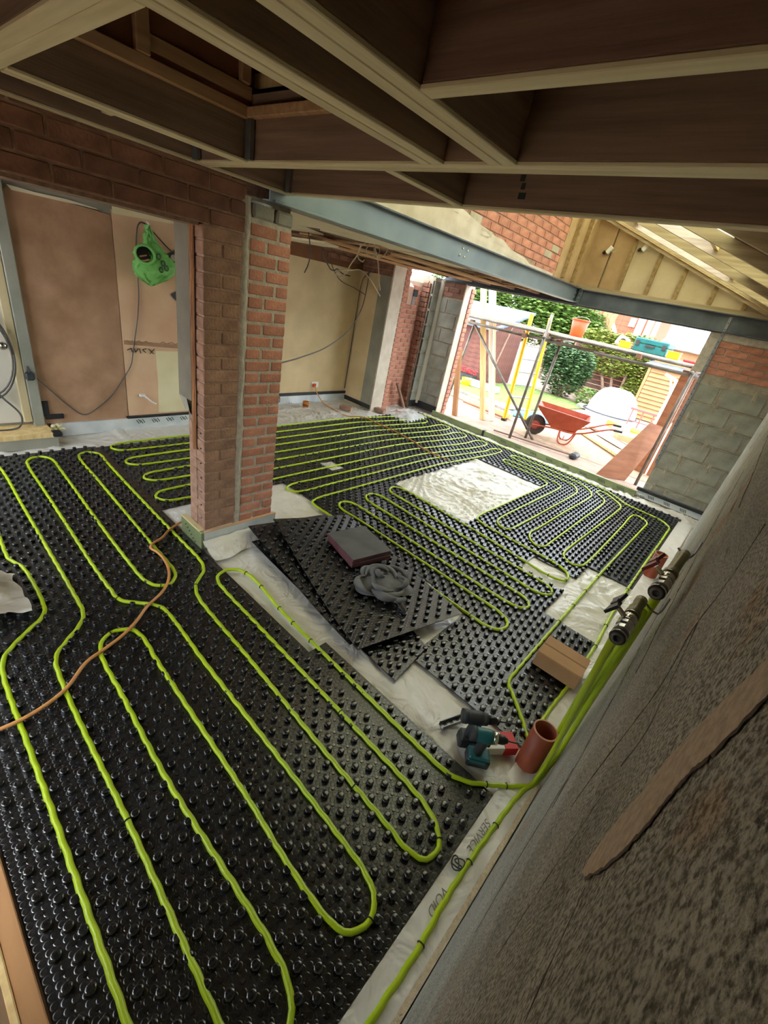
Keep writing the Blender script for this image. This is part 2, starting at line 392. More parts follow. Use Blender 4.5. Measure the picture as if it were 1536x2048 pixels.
MB().box((-6.2,-1.0,-.16),(.3,6.95,-.03)).build('floor_slab',M_PATIO,fl)

# ------------------------------------------------------------------ wall beside the camera
def wr(y,z): return .025+.0075*y+.02*z
mb=MB()
def wf(u,v):
    y=-.6+u*7.2; z=v*2.5-.02
    d=.004*nz(y*1.5,z*3,3)+.002*nz(y*6,z*9,8)
    rnd=max(0,.03-z)*.2
    return (wr(y,z)+d-.001+rnd,y,z)
mb.grid(180,70,wf)
mb.add([(.4,-.6,-.02),(.4,6.6,-.02),(.4,6.6,2.48),(.4,-.6,2.48)],[(0,1,2,3)])
mb.add([wf(1,0),(.4,6.6,-.02),(.4,6.6,2.48),wf(1,1)],[(0,1,2,3)])
mb.add([wf(0,0),(.4,-.6,-.02),(.4,-.6,2.48),wf(0,1)],[(3,2,1,0)])
wall_r=struct(mb.build('wall_right',M_RENDER,None,True),'coarse sandy rendered wall')
# smooth smear of pink plaster dragged up the wall, its torn dark edge, and scratches in the render
M_SMEAR=mat('smooth_pink_plaster',(186,168,148),(214,196,174),rough=.95,scale=140,bump=.35,bscale=420)
M_SCRATCH=mat('dark_scratch',(84,74,66),(104,94,84),rough=.95)
UPE=[(.2658,1.5437),(.2747,1.5516),(.2806,1.5857),(.2816,1.6285),(.2896,1.6585),(.290,1.6936),(.284,1.7302),(.273,1.7656),(.265,1.83)]
LOE=[(.2520,1.560),(.2344,1.6028),(.2287,1.634),(.2323,1.6619),(.2404,1.6816),(.2436,1.702),(.238,1.7267),(.2360,1.765),(.235,1.83)]
def lerp_poly(P,t):
    k=min(len(P)-2,int(t*(len(P)-1))); f=t*(len(P)-1)-k; return (P[k][0]*(1-f)+P[k+1][0]*f,P[k][1]*(1-f)+P[k+1][1]*f)
def wsurf(y,z): return wr(y,z)+.004*nz(y*1.5,z*3,3)+.002*nz(y*6,z*9,8)-.001
def smear(u,v):
    a=lerp_poly(UPE,u); b2=lerp_poly(LOE,u); y=a[0]*(1-v)+b2[0]*v+.0035*nz(u*40,v*2)*(1 if (v>.9 or v<.1) else .3); z=a[1]*(1-v)+b2[1]*v
    return (wsurf(y,z)-.0016-.0008*max(0,math.sin(v*math.pi))**.5,y,z)
MB().grid(60,8,smear).build('plaster_smear',M_SMEAR,wall_r,True)
def torn(u,v):
    a=lerp_poly(LOE,u); wd=.0035*(1+1.2*nz(u*45,2)); return (wsurf(a[0],a[1])-.0016+.0004*v,a[0]-v*wd+.0008,a[1])
MB().grid(90,2,torn).build('torn_edge',M_SCRATCH,wall_r,True)
def scratch(pts,r):
    q=[]
    for p in cr([(y,z,0) for y,z in pts],.012): q.append((wsurf(p.x,p.y)+.0002+.0004*nz(p.x*60,p.y*60),p.x+.0012*nz(p.x*90,p.y*90),p.y))
    MB().tube(q,[r*(.4+.8*abs(nz(i*.31,r*900))) for i in range(len(q))],5).build('scratch',M_SCRATCH,wall_r,True)
for pts,r in (([(.50,1.32),(.522,1.4345),(.53,1.543),(.60,1.60),(.60,1.649),(.617,1.749)],.0022),([(.1575,1.5556),(.197,1.5585),(.241,1.5667)],.0012),([(.41,1.52),(.418,1.571),(.474,1.58),(.598,1.611)],.0016),([(.52,.84),(.625,.91),(.83,1.04)],.002),([(.285,1.309),(.33,1.386),(.398,1.494)],.0012),([(.9,1.3),(1.5,1.34),(2.4,1.5)],.003),([(.7,1.05),(1.1,1.1),(1.9,1.16)],.0025),([(1.2,1.62),(1.8,1.66),(3.0,1.7)],.003)): scratch(pts,r)
# membrane upstand, sandy edge and gap at the foot of the wall
bs=struct(empty('baseboard_right'),'polythene lapped strip along the foot of the rendered wall')
mb=MB()
def pf(u,v):
    y=-.1+u*6.4; x=-.105+v*(.105+wr(y,0)-.022)
    return (x,y,.004+.012*v+.004*nz(x*30,y*6)+.003*max(0,nz(y*9,x*60)))
mb.grid(260,8,pf); mb.build('polythene_lap',M_POLY,bs,True)
mb=MB()
def pf2(u,v):
    y=-.1+u*1.7; x=wr(y,0)-.024+v*.02
    return (x,y,.019+.003*nz(x*200,y*50))
mb.grid(120,3,pf2); mb.build('sandy_edge',mat('pale_sandy_edge',(214,194,162),(230,212,182),rough=.95,scale=60,bump=.5,bscale=200),bs,True)
MB().box((.012,-.1,-.01),(.03,1.6,.012)).build('dark_gap',M_BLACKP,bs)

# ------------------------------------------------------------------ wall with the wide opening and the brick pier
XM=-2.5; wm=struct(empty('wall_middle',(0,0,0)),'brick wall with a wide opening and a brick pier')
# lintel brickwork above the opening
MB().box((XM-.12,-.6,2.004),(XM-.008,1.56,2.46)).build('mortar',M_MORTAR_P,wm)
bond(wm,'x',XM,-.6,1.555,2.008,2.46,M_BRICK_D,off=lambda c:.07+(c%2)*.11,dep=.06,joint=.010)
MB().box((XM-.30,-.6,1.988),(XM-.02,1.30,2.005)).build('soffit_plate',M_TIMBER_B,wm)
# pier: left leaf of brown bricks, mortar-filled joint, right leaf of red bricks
Z0P=.135
MB().box((XM-.115,1.318,Z0P),(XM-.006,1.555,2.01)).build('mortar',M_MORTAR_P,wm)
MB().box((XM-.24,1.585,Z0P),(XM-.005,1.867,2.09)).build('mortar',M_MORTAR,wm)
h=.065; j=.010; z=Z0P; c=0
while z+h<2.03:
    if c%2: brick_at(wm,'x',XM,1.312,z,.105,h,.1,M_BRICK_A); brick_at(wm,'x',XM,1.427,z,.112,h,.1,M_BRICK_A)
    else: brick_at(wm,'x',XM,1.312,z,.222+random.uniform(-.006,.012),h,.1,M_BRICK_A)
    z+=h+j; c+=1
z=Z0P-.01; c=0; hb=.058; jb=.0172
while z+hb<2.09:
    if c%2: brick_at(wm,'x',XM,1.592,z,.176,hb,.1,M_BRICK_B); brick_at(wm,'x',XM,1.786,z,.084,hb,.24,M_BRICK_B)
    else: brick_at(wm,'x',XM,1.592,z,.098,hb,.1,M_BRICK_B); brick_at(wm,'x',XM,1.708,z,.162,hb,.24,M_BRICK_B)
    z+=hb+jb; c+=1
mb=MB()
def jf(u,v):
    z=.12+u*2.06; a=v*math.pi
    return (XM-.012+.016*math.sin(a)+.004*nz(z*14,v*3),1.534+.012*nz(z*9,1)+(v)*(.062+.016*nz(z*11,5)),z)
mb.grid(60,6,jf); mb.build('mortar_joint',M_MORTAR,wm,True)
for (y0,y1,z0,z1) in ((1.60,1.74,2.09,2.17),(1.755,1.872,2.085,2.16)): MB().bbox((XM-.2,y0,z0),(XM+.006,y1,z1),.012).build('padstone',M_BLOCK,wm)
MB().box((XM-.22,1.545,2.04),(XM-.03,1.87,2.19)).build('mortar',M_BLOCKM,wm)
# jamb of the opening: grey plaster reveal, split timber strip
MB().box((XM-.30,1.300,1.03),(XM-.135,1.345,1.99)).build('reveal_board',mat('grey_brown_reveal',(112,106,92),(126,120,104),rough=.9),wm)
mb=MB()
mb.prism([(XM-.30,1.03),(XM-.20,1.03),(XM-.13,.9),(XM-.09,.80),(XM-.12,.93),(XM-.17,.96),(XM-.22,.95)],1,1.300,1.34); mb.build('broken_plaster',M_PLASTER_G,wm)
mb=MB()
def tf(u,v):
    z=.72+u*1.27; return (XM-.135+v*.05+.006*nz(z*7,2),1.304-.012*math.sin(v*math.pi)+.004*nz(z*20,v*4),z)
mb.grid(50,5,tf); mb.build('timber_strip',mat('split_reddish_timber',(110,66,38),(172,118,70),rough=.8,scale=5,stretch=(20,20,1)),wm,True)
MB().box((XM-.21,1.318,.10),(XM-.1,1.5,.95)).build('mortar',M_BRICK_A,wm)
c=0; z=Z0P
while z<1.95:
    brick_at(wm,'y',1.312,XM-.1,z,.098,h,.05,M_BRICK_A,-1)
    if z<.9: brick_at(wm,'y',1.316,XM-.2,z,.092,h,.05,M_BRICK_A,-1)
    z+=h+j
dot=MB().lathe([(.006,0),(.005,.003)],8).mesh('fixing_hole',M_BLACKP)
for k in range(7): put('fixing_hole',dot,wm,(XM-.04,1.309,.22+k*.105),(math.pi/2,0,0))
# pier on the near side of the opening
MB().box((XM-.25,-.05,0),(XM-.008,.165,2.0)).build('mortar',M_MORTAR,wm)
bond(wm,'y',.17,XM-.245,XM-.005,.14,2.0,M_BRICK_A,sgn=1,dep=.03)
# insulation upstand wrapped round the foot of the pier
up=empty('insulation_upstand',(XM,1.3,0)); tag(up,'silver foil insulation boards standing around the foot of the brick pier','insulation')
def upb(a,b2,nm='board',m=M_FOIL): return MB().bbox(Vector(a)-Vector((XM,1.3,0)),Vector(b2)-Vector((XM,1.3,0)),.003).build(nm,m,up)
upb((XM+.004,1.295,-.012),(XM+.026,1.90,.128)); upb((XM-.27,1.272,-.012),(XM+.026,1.294,.132),m=M_FOILG); upb((XM-.2,1.875,-.012),(XM+.003,1.9,.125))
MB().box((-.27,-.026,.132),(-.002,.012,.138)).build('cut_foam_edge',mat('yellow_foam',(222,202,150),rough=.9),up)
MB().box((.002,.0,.126),(.026,.60,.132)).build('cut_foam_edge',mat('pink_foam',(206,166,130),rough=.9),up)
for k in range(6):
    MB().box((-.004,-.0005,-.012),(.004,.0008,.014),Matrix.Translation((-.20+k*.027,-.0285,.095-k*.016))@Matrix.Rotation(.8,4,'Y')).build('printed_mark',M_PRINT,up)
# polythene lapped up against the pier
def sheet(name,label,fn,nu,nv,cat='polythene',m=M_POLY,parent=None):
    o=MB().grid(nu,nv,fn).build(name,m,parent,True)
    if not parent: tag(o,label,cat)
    return o
def lap(u,v):
    y=1.28+u*.70; s=v
    x=XM+.032+s*.17*(1+.25*nz(u*4,1)); z=.065*(1-s)**1.6+.014*nz(u*9,v*4,2)*(1-s*.5)+.004
    if u>.62: z=z*(1-(u-.62)*.9)+.02*(u-.62)
    return (x,y,max(z,-.004))
sheet('polythene_skirt','crumpled clear polythene skirt around the near face of the brick pier',lap,40,18)
def lap2(u,v):
    y=-.05+v*.32; x=-2.78+u*.40
    z=.17*(1-v)**1.2*(1-.35*u)+.05*abs(nz(x*13,y*13,6))+.026
    return (x+.03*v+.03*nz(y*8,x*8,2),y+.03*nz(x*8,y*8,4),z)
sheet('polythene_skirt','torn clear polythene wrap at the left edge beside the front pipes',lap2,24,18)

# ------------------------------------------------------------------ back wall of the left-hand room
wb=struct(empty('wall_back'),'stripped plaster wall of the left-hand room')
XB=-4.95; XB2=-5.45
MB().box((XB-.2,-.6,-.02),(XB-.012,2.75,2.3)).build('wall_body',M_PLASTER_G,wb)
MB().box((XB2-.2,2.70,-.02),(XB2,5.6,2.35)).build('wall_body',M_PLASTER,wb)
MB().box((XB2-.01,2.70,-.02),(XB-.012,2.75,2.3)).build('wall_body',M_PLASTER,wb)
def panel(poly,x0,x1,m,nm='plaster_panel',par=None): return MB().prism(poly,0,x0,x1).build(nm,m,par or wb)
panel([(.985,.12),(1.735,.10),(1.742,1.62),(1.738,1.985),(1.60,1.995),(1.3,2.0),(1.02,2.012),(.99,1.97)],XB-.012,XB,M_BROWNP)
panel([(1.745,.13),(2.6,.13),(2.6,2.08),(1.745,2.03)],XB-.012,XB-.003,M_PINK)
panel([(2.06,.16),(2.58,.15),(2.58,.84),(2.06,.83),(2.07,.5)],XB-.003,XB+.001,M_YELLOWP)
panel([(1.755,2.0),(2.6,2.05),(2.6,2.12),(1.755,2.08)],XB-.003,XB+.001,M_YELLOWP)
panel([(1.02,2.03),(1.2,2.02),(1.4,2.025),(1.62,2.01),(1.70,1.985),(1.66,2.0),(1.5,2.005),(1.42,2.0),(1.2,2.0),(1.05,1.998)],XB-.0,XB+.006,M_CREAM,'torn_paper_edge')
panel([(1.76,.885),(2.40,.86),(2.40,.90),(1.76,.925)],XB-.003,XB+.0,M_BROWNP,'plaster_crack')
for y0,y1 in ((1.78,1.87),(1.88,2.02),(2.12,2.3)): MB().tube(cr([(XB,y0+(y1-y0)*t/6,.915+.012*math.sin(t*2.1)) for t in range(7)],.02),.004,5).build('plaster_crack',M_BROWNP,wb)
# patches of old tape marks and little triangular fixings with washers
for (y,z) in ((2.28,1.74),(2.33,1.40)):
    r=empty('bracket_plate',(XB,y,z)); tag(r,'dark triangular plate with round washer '+('beside the green bag' if z>1.6 else 'below the green bag'),'bracket')
    MB().prism([(-.09,.0),(.03,-.12),(.07,.10)],0,0,.008).build('plate',M_DKGREY,r)
    MB().lathe([(.03,.008),(.03,.014),(.012,.016)],14,Matrix.Rotation(math.pi/2,4,'Y')).build('washer',M_WHITEP,r)
t=empty('pencil_scribble',(XB,1.88,.83)); tag(t,'dark handwritten scribble on the plaster right of the brown panel','writing')
for k,(a,b2) in enumerate((((-.1,.0),(-.06,.02)),((-.06,.02),(-.05,-.02)),((-.03,.02),(-.02,-.02)),((-.02,-.02),(.01,.02)),((.02,.02),(.03,-.03)),((.05,.01),(.09,.02)),((.05,.01),(.08,-.02)),((.11,.02),(.16,-.03)),((.12,-.03),(.17,.02)))):
    MB().tube([(.002,a[0],a[1]),(.002,b2[0],b2[1])],.004,4).build('stroke',M_PRINT,t)
# grey door frame, door, sill and membrane upstand on the left
dr=struct(empty('door_1',(XB,.6,0)),'pale panelled door with coiled cable in front')
MB().box((-.02,-.9,.16),(.02,.235,2.3)).build('door_leaf',mat('off_white_door',(206,200,184),rough=.6),dr)
MB().box((.02,-.06,.33),(.026,.02,.56)).build('door_panel_bead',M_WHITE,dr)
MB().bbox((-.02,.235,.16),(.045,.30,2.3),.006).build('door_stop',mat('cream_gloss_paint',(206,190,150),rough=.4),dr)
MB().bbox((-.02,.302,.12),(.06,.385,2.3),.006).build('door_frame',mat('grey_green_gloss_paint',(140,142,128),(156,156,142),rough=.5),dr)
MB().box((-.02,-.9,.085),(.28,.40,.125)).build('door_sill',M_TIMBER_W,dr)
MB().box((.25,-.9,-.012),(.275,.42,.085)).build('sill_upstand',M_PLASTER_G,dr)
mb=MB(); mb.bbox((.2,.38,.085),(.288,.46,.13),.01); mb.build('black_tape_end',M_BLACKTAPE,dr)
mb=MB(); mb.bbox((.02,.38,.20),(.03,.44,.35),.004); mb.bbox((.02,.40,.17),(.035,.55,.22),.006); mb.build('black_tape_end',M_BLACKTAPE,dr)
MB().lathe([(.012,0),(.014,.03),(.03,.045),(.034,.065),(.02,.08),(.004,.083)],14,Matrix.Translation((.02,.185,.85))@Matrix.Rotation(math.pi/2,4,'Y')).build('door_handle',M_CHROME,dr,True)
wc=empty('cable_end',(XB,1.90,.33)); tag(wc,'short white cable end poking out of the pink plaster','cable')
MB().tube(cr([(0,.0,.03),(.03,.02,.02),(.05,.07,-.03),(.04,.12,-.06)],.02),.009,6).build('sheath',M_WHITE,wc,True); MB().bbox((.0,-.04,.02),(.03,.02,.05),.006).build('clip_block',M_WHITE,wc)
tp=empty('insulation_upstand',(XB,1.4,0)); tag(tp,'white foil insulation strip along the foot of the brown plaster wall','insulation')
MB().bbox((.0,-.36,-.012),(.028,1.3,.12),.003).build('board',M_FOIL,tp)
MB().box((.0,.32,.12),(.034,1.3,.142)).build('black_tape',M_BLACKTAPE,tp)
for k in range(4):
    for q in range(4): MB().box((-.0006,-.004,-.024),(.0006,.004,.024),Matrix.Translation((.029,.42+k*.16+q*.02,.075+.008*(q%2)))@Matrix.Rotation(.55,4,'X')).build('printed_mark',M_PRINT,tp)
mb=MB()
for k in range(40):
    p=Vector((.03+random.uniform(0,.05),-.36+random.gauss(0,.05),.06+random.uniform(0,.06))); r=random.uniform(.006,.022)
    mb.lathe([(.1*r,-r),(r*.8,-r*.5),(r,0),(r*.8,r*.5),(.1*r,r)],6,Matrix.Translation(p))
mark(mb,'expanding_foam',mat('pale_yellow_foam',(226,216,168),rough=.9),'lump of pale expanding foam at the end of the door sill','foam').location=(XB,1.4,0)
# far half of the back wall: black tape and upstand, return wall with grey band
MB().box((XB2,2.75,.115),(XB2+.035,5.44,.155)).build('black_tape',M_BLACKTAPE,wb)
MB().bbox((XB2,2.75,-.012),(XB2+.03,5.44,.115),.003).build('insulation_board',M_FOIL,wb)
wret=struct(empty('wall_return'),'plastered return wall with grey band beside the open reveal')
MB().box((-5.60,5.44,-.02),(-5.03,5.72,2.03)).build('wall_body',M_PLASTER,wret)
MB().box((-5.03,5.437,-.02),(-4.80,5.72,2.03)).build('grey_band',M_PLASTER_G,wret)
MB().box((-4.80,5.445,-.02),(-4.775,5.75,2.23)).build('plaster_reveal',M_WHITEP,wret)
MB().box((-5.60,5.46,2.03),(-4.79,5.72,2.24)).build('mortar',M_MORTAR_P,wret)
bond(wret,'y',5.452,-5.6,-4.80,2.035,2.24,M_BRICK_D,sgn=-1)
MB().box((-5.42,5.43,.02),(-4.79,5.44,.09)).build('black_tape',M_BLACKTAPE,wret)
bond(wret,'x',-4.765,5.72,5.84,.0,2.23,M_BRICK_B,sgn=1,dep=.03)
MB().box((-4.95,5.70,0),(-4.78,5.84,2.23)).build('mortar',M_MORTAR_P,wret)

# ------------------------------------------------------------------ exterior brick wall seen through the reveal
we=struct(empty('wall_outside'),'sunlit brick garden wall seen through the reveal')
MB().box((-5.25,5.84,-.05),(-4.958,6.62,2.05)).build('mortar',mat('pale_mortar',(206,184,164),rough=.95),we)
bond(we,'x',-4.95,5.84,6.40,-.02,2.02,M_BRICK_B,dep=.04,ln=.17,joint=.010)
MB().box((-5.2,6.42,-.05),(-4.86,6.62,2.1)).build('mortar',M_MORTAR_P,we)
bond(we,'y',6.40,-4.95,-4.80,-.02,2.1,M_BRICK_D,sgn=-1,dep=.04)
bx=empty('bird_box',(-4.93,6.1,1.86)); tag(bx,'small pinkish timber bird box with a dark hole high on the outside wall','bird box')
MB().prism([(-.09,-.16),(.05,-.16),(.05,.1),(-.09,.2)],1,-.12,.0).build('box_body',mat('weathered_pink_timber',(196,160,140),rough=.8),bx)
MB().box((.0,.0,-.16),(.06,.08,-.03)).build('grey_base',M_STONE,bx)
MB().box((-.02,.0,-.03),(.07,.1,.07)).build('dark_sensor',M_DKGREY,bx)

# ------------------------------------------------------------------ wall to the garden: two nibs, block and brick
wf_=struct(empty('wall_far'),'blockwork nibs either side of the wide garden opening')
YF=6.65
# right nib
MB().box((-.675,YF+.012,-.05),(.42,YF+.3,1.70)).build('mortar',M_BLOCKM,wf_)
def blocks(x0,x1,z0,z1,plane,face,off0,ln=.44,h=.205,joint=.022,sgn=-1,m=M_BLOCK,dep=.06):
    c=0; z=z0
    while z+h<=z1+.03:
        u=x0-((c%2)*.24+off0)
        while u<x1:
            a=max(u,x0); b2=min(u+ln,x1)
            if b2-a>.05: brick_at(wf_,plane,face,a,z,b2-a,min(h,z1-z),dep,m,sgn,.003,'block')
            u+=ln+joint
        z+=h+joint; c+=1
blocks(-.67,.40,.02,1.69,'y',YF,.20)
for (x,z) in ((-.60,.12),(-.55,.36),(-.2,.36),(-.14,.60),(-.48,.6),(-.30,.85),(-.62,1.08),(-.52,1.08),(-.12,1.1),(-.4,1.3),(-.1,1.5)):
    mb=MB(); hh=random.uniform(.12,.19)
    def df(u,v,x=x,z=z,hh=hh): return (x+v*.04+.01*nz(u*3,x*9),YF-.004-.010*math.sin(v*math.pi)*math.sin(u*math.pi),z+u*hh)
    mb.grid(6,4,df); mb.build('mortar_smear',M_BLOCKM,wf_,True)
MB().box((-.80,YF+.012,1.70),(.42,YF+.3,2.16)).build('mortar',M_MORTAR,wf_)
bond(wf_,'y',YF,-.67,-.02,1.705,2.08,M_BRICK_B,sgn=-1,dep=.04)
MB().box((-.69,YF-.004,2.08),(-.18,YF+.1,2.155)).build('mortar_bed',M_MORTAR,wf_)
MB().bbox((-.02,YF-.006,1.70),(.40,YF+.1,2.16),.01).build('block',M_BLOCK,wf_)
MB().bbox((-.16,YF-.012,2.17),(.3,YF+.1,2.36),.01).build('block',mat('cream_block',(210,190,150),rough=.9),wf_)
MB().box((-.72,YF-.006,.02),(.08,YF,.10)).build('insulation_board',M_FOIL,wf_)
MB().bbox((-.74,YF-.03,.095),(.10,YF-.0,.145),.008).build('black_tape',M_BLACKTAPE,wf_)
for k in range(3):
    for q in range(4): MB().box((-.004,-.0006,-.022),(.004,.0006,.022),Matrix.Translation((-.56+k*.2+q*.02,YF-.0068,.055))@Matrix.Rotation(-.45,4,'Y')).build('printed_mark',M_PRINT,wf_)
# left nib
MB().box((-4.9,YF+.01,-.05),(-4.27,YF+.28,2.17)).build('mortar',M_BLOCKM,wf_)
MB().box((-5.0,6.44,-.05),(-4.74,YF+.2,2.17)).build('mortar',M_BLOCKM,wf_)
blocks(-4.72,-4.275,.1,2.0,'y',YF,.05)
bond(wf_,'y',YF,-4.70,-4.275,1.93,2.17,M_BRICK_D,sgn=-1,dep=.04)
c=0; z=.1
while z<2.1:
    brick_at(wf_,'x',-4.73,6.44,z,.2,.205,.05,M_BLOCK,1,.002,'block'); z+=.227
mb=MB()
def cf(u,v):
    z=.1+u*2.05; a=v*math.pi/2
    return (-4.735+.055*math.sin(a)+.006*nz(z*9,v),YF-.055*math.cos(a)+.006*nz(z*9,v+4),z)
mb.grid(40,5,cf); mb.build('corner_mortar',mat('pale_corner_mortar',(206,198,184),rough=.95),wf_,True)
MB().bbox((-4.275,YF-.01,.02),(-4.255,YF+.16,2.17),.004).build('plaster_reveal',M_WHITEP,wf_)
bond(wf_,'x',-4.235,YF+.16,YF+.28,-.05,2.17,M_BRICK_B,sgn=1,dep=.04)
MB().box((-4.74,6.43,.03),(-4.72,YF,.15)).build('black_tape',M_BLACKTAPE,wf_); MB().box((-4.72,YF-.025,.03),(-4.26,YF-.005,.15)).build('black_tape',M_BLACKTAPE,wf_)
# threshold: green foil upstand and cavity tray along the opening
th=empty('threshold_upstand',(-2.5,YF,0)); tag(th,'long green foil insulation upstand along the garden threshold','insulation')
MB().bbox((-1.80,-.06,-.012),(1.78,-.03,.085),.003).build('board',M_FOILG,th)
MB().box((-1.80,-.03,.0),(1.78,.02,.062)).build('grey_capping',M_FOIL,th)
for k in range(9):
    for q in range(5): MB().box((-.004,-.0006,-.022),(.004,.0006,.022),Matrix.Translation((-.35+k*.27+q*.022,-.0612,.035))@Matrix.Rotation(-.5,4,'Y')).build('printed_mark',M_PRINT,th)
MB().box((-.72,-.066,-.012),(-.68,-.0,.09)).build('black_tape',M_BLACKTAPE,th)
mb=MB()
for k in range(120): mb.box((-1.75+k*.029,.075,-.02),(-1.738+k*.029,.10,.052))
o=mb.build('perforated_edge',M_BLACKP,th); o['kind']='stuff'
MB().box((-1.80,.02,-.06),(1.80,.14,.045)).build('brick_sill',M_PATIO,th)

# ------------------------------------------------------------------ ceiling: joists and trimmers
ce=struct(empty('ceiling'),'open timber joist ceiling')
ZJ=2.24; DJ=.22
def joist(x0,x1,y0,y1,z0=ZJ,z1=None,m=M_TIMBER,name='joist'):
    along_x=x1-x0>y1-y0; z1=z1 or z0+DJ
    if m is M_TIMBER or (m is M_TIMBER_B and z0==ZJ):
        tone=((126,102,84),(152,126,104)) if m is M_TIMBER else ((122,92,78),(146,114,98))  # joist faces toned darker: their shade is put into the colour
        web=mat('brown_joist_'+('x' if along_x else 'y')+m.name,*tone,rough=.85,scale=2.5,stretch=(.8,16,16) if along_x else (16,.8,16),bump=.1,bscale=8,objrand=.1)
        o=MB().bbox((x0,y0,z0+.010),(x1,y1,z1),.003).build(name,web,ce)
        MB().bbox((x0-.001,y0-.001,z0),(x1+.001,y1+.001,z0+.0105),.002).build('lit_underside_strip',mat('painted_lit_underside_'+('x' if along_x else 'y'),(214,200,160),(234,222,186),rough=.8,scale=2.5,stretch=(.8,16,16) if along_x else (16,.8,16),objrand=.05),o)  # pale strip paints light from below onto the joist underside
        return o
    return MB().bbox((x0,y0,z0),(x1,y1,z1),.003).build(name,m,ce)
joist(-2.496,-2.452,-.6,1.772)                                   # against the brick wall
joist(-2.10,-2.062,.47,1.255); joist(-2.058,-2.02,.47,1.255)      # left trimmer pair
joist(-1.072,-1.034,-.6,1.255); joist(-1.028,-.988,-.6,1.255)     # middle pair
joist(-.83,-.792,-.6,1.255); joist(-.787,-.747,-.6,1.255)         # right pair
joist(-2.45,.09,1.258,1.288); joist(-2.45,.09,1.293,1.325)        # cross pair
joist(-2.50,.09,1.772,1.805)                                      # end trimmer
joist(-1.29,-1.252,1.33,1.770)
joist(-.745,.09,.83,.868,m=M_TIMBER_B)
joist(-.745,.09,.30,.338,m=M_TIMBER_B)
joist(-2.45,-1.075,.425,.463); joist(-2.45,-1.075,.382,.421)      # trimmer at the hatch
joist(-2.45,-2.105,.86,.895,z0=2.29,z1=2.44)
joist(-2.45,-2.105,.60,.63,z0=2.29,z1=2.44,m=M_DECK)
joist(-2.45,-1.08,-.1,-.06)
# hanger plates of pressed steel
for (x,y) in ((-2.0,1.235),(-2.14,1.235),(-2.44,1.235),(-2.43,1.752)):
    MB().box((x-.012,y,ZJ+.005),(x+.03,y+.018,ZJ+.16)).build('joist_hanger',M_GALV,ce)
# frame of the hatch above, boarded dark
MB().box((-2.45,.34,2.46),(-2.03,1.30,2.49)).build('deck_board',M_DECK,ce)
MB().box((-2.5,-.6,2.46),(.3,.38,2.49)).build('deck_board',M_DECK,ce)
MB().box((-1.03,.36,2.46),(.3,1.80,2.49)).build('deck_board',M_DECK,ce)
MB().box((-2.5,1.30,2.46),(-1.0,1.80,2.49)).build('deck_board',M_DECK,ce)
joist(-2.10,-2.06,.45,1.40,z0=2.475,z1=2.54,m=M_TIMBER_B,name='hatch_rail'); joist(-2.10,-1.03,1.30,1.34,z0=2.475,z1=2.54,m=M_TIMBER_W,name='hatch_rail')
joist(-2.10,-2.05,.82,.88,z0=2.54,z1=3.2,m=M_TIMBER_B,name='hatch_stud')
MB().box((-2.14,.3,2.49),(-2.11,1.44,3.2)).build('hatch_lining',M_DKVOID,ce); MB().box((-2.14,1.36,2.49),(-.98,1.40,3.2)).build('hatch_lining',M_DKVOID,ce)
MB().box((-1.02,.3,2.49),(-.99,1.44,3.2)).build('hatch_lining',M_DKVOID,ce); MB().box((-2.14,.3,2.49),(-.98,.34,3.2)).build('hatch_lining',M_DKVOID,ce)
MB().box((-2.2,.25,3.2),(-.95,1.45,3.23)).build('hatch_lining',M_DKVOID,ce)
M_RAIL=mat('orange_brown_rail',(176,138,98),(204,164,122),rough=.8,scale=2.5,stretch=(16,.8,16),objrand=.08)
for (a,b2) in (((-2.02,.47,2.376),(-1.992,1.256,2.416)),((-1.992,1.228,2.378),(-1.075,1.256,2.412)),((-2.02,.82,2.416),(-1.985,.865,2.60)),((-2.02,.865,2.436),(-2.0,1.256,2.478)),((-2.02,1.20,2.478),(-1.985,1.24,2.62))):
    MB().bbox(a,b2,.003).build('hatch_rail',M_RAIL,ce)
MB().box((-2.021,.47,2.416),(-2.012,1.256,2.60)).build('hatch_board',mat('reddish_hatch_board',(128,84,58),(150,102,72),rough=.85,scale=4),ce)
# second plank and blocking visible above the cross pair
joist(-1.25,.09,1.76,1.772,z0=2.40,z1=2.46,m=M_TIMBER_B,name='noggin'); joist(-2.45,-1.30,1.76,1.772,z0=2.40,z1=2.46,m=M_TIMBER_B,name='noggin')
for k,(x,z,wd) in enumerate(((-1.02,2.42,.03),(-1.015,2.375,.012),(-1.01,2.345,.02),(-1.0,2.32,.016),(-.995,2.29,.03))):
    MB().box((x-wd/2,1.7705,z-.012),(x+wd/2,1.7715,z+.008)).build('ink_stamp',M_PRINT,ce)
# trimmer face above (boards the edge of the floor above the vaulted part)
MB().box((-2.5,1.80,2.46),(.3,1.83,3.3)).build('edge_boarding',M_DECK,ce)

# ------------------------------------------------------------------ steel beams
sb=empty('steel_beam',(XM,1.7,2.185)); tag(sb,'long grey blue steel beam running from the brick pier toward the garden','beam')
Ls=4.98
MB().box((-.005,.0,.012),(.006,Ls,.168)).build('web',M_STEEL,sb); MB().bbox((-.07,0,0),(.055,Ls,.012),.002).build('bottom_flange',M_STEEL,sb)
MB().bbox((-.07,0,.168),(.055,Ls,.18),.002).build('top_flange',M_DKSTEEL,sb)
bolt=MB().lathe([(.011,0),(.011,.007),(.006,.009)],6,Matrix.Rotation(math.pi/2,4,'Y')).mesh('bolt',M_CHROME)
for (y,z) in ((1.98,.125),(2.06,.12),(1.95,.07),(2.03,.065)): put('bolt',bolt,sb,(.006,y,z))
for k in range(3): put('bolt',bolt,sb,(.006,Ls-.1,.04+k*.05))
rb=empty('steel_beam',(-4.4,YF,2.16)); tag(rb,'dark grey steel beam spanning above the garden opening','beam')
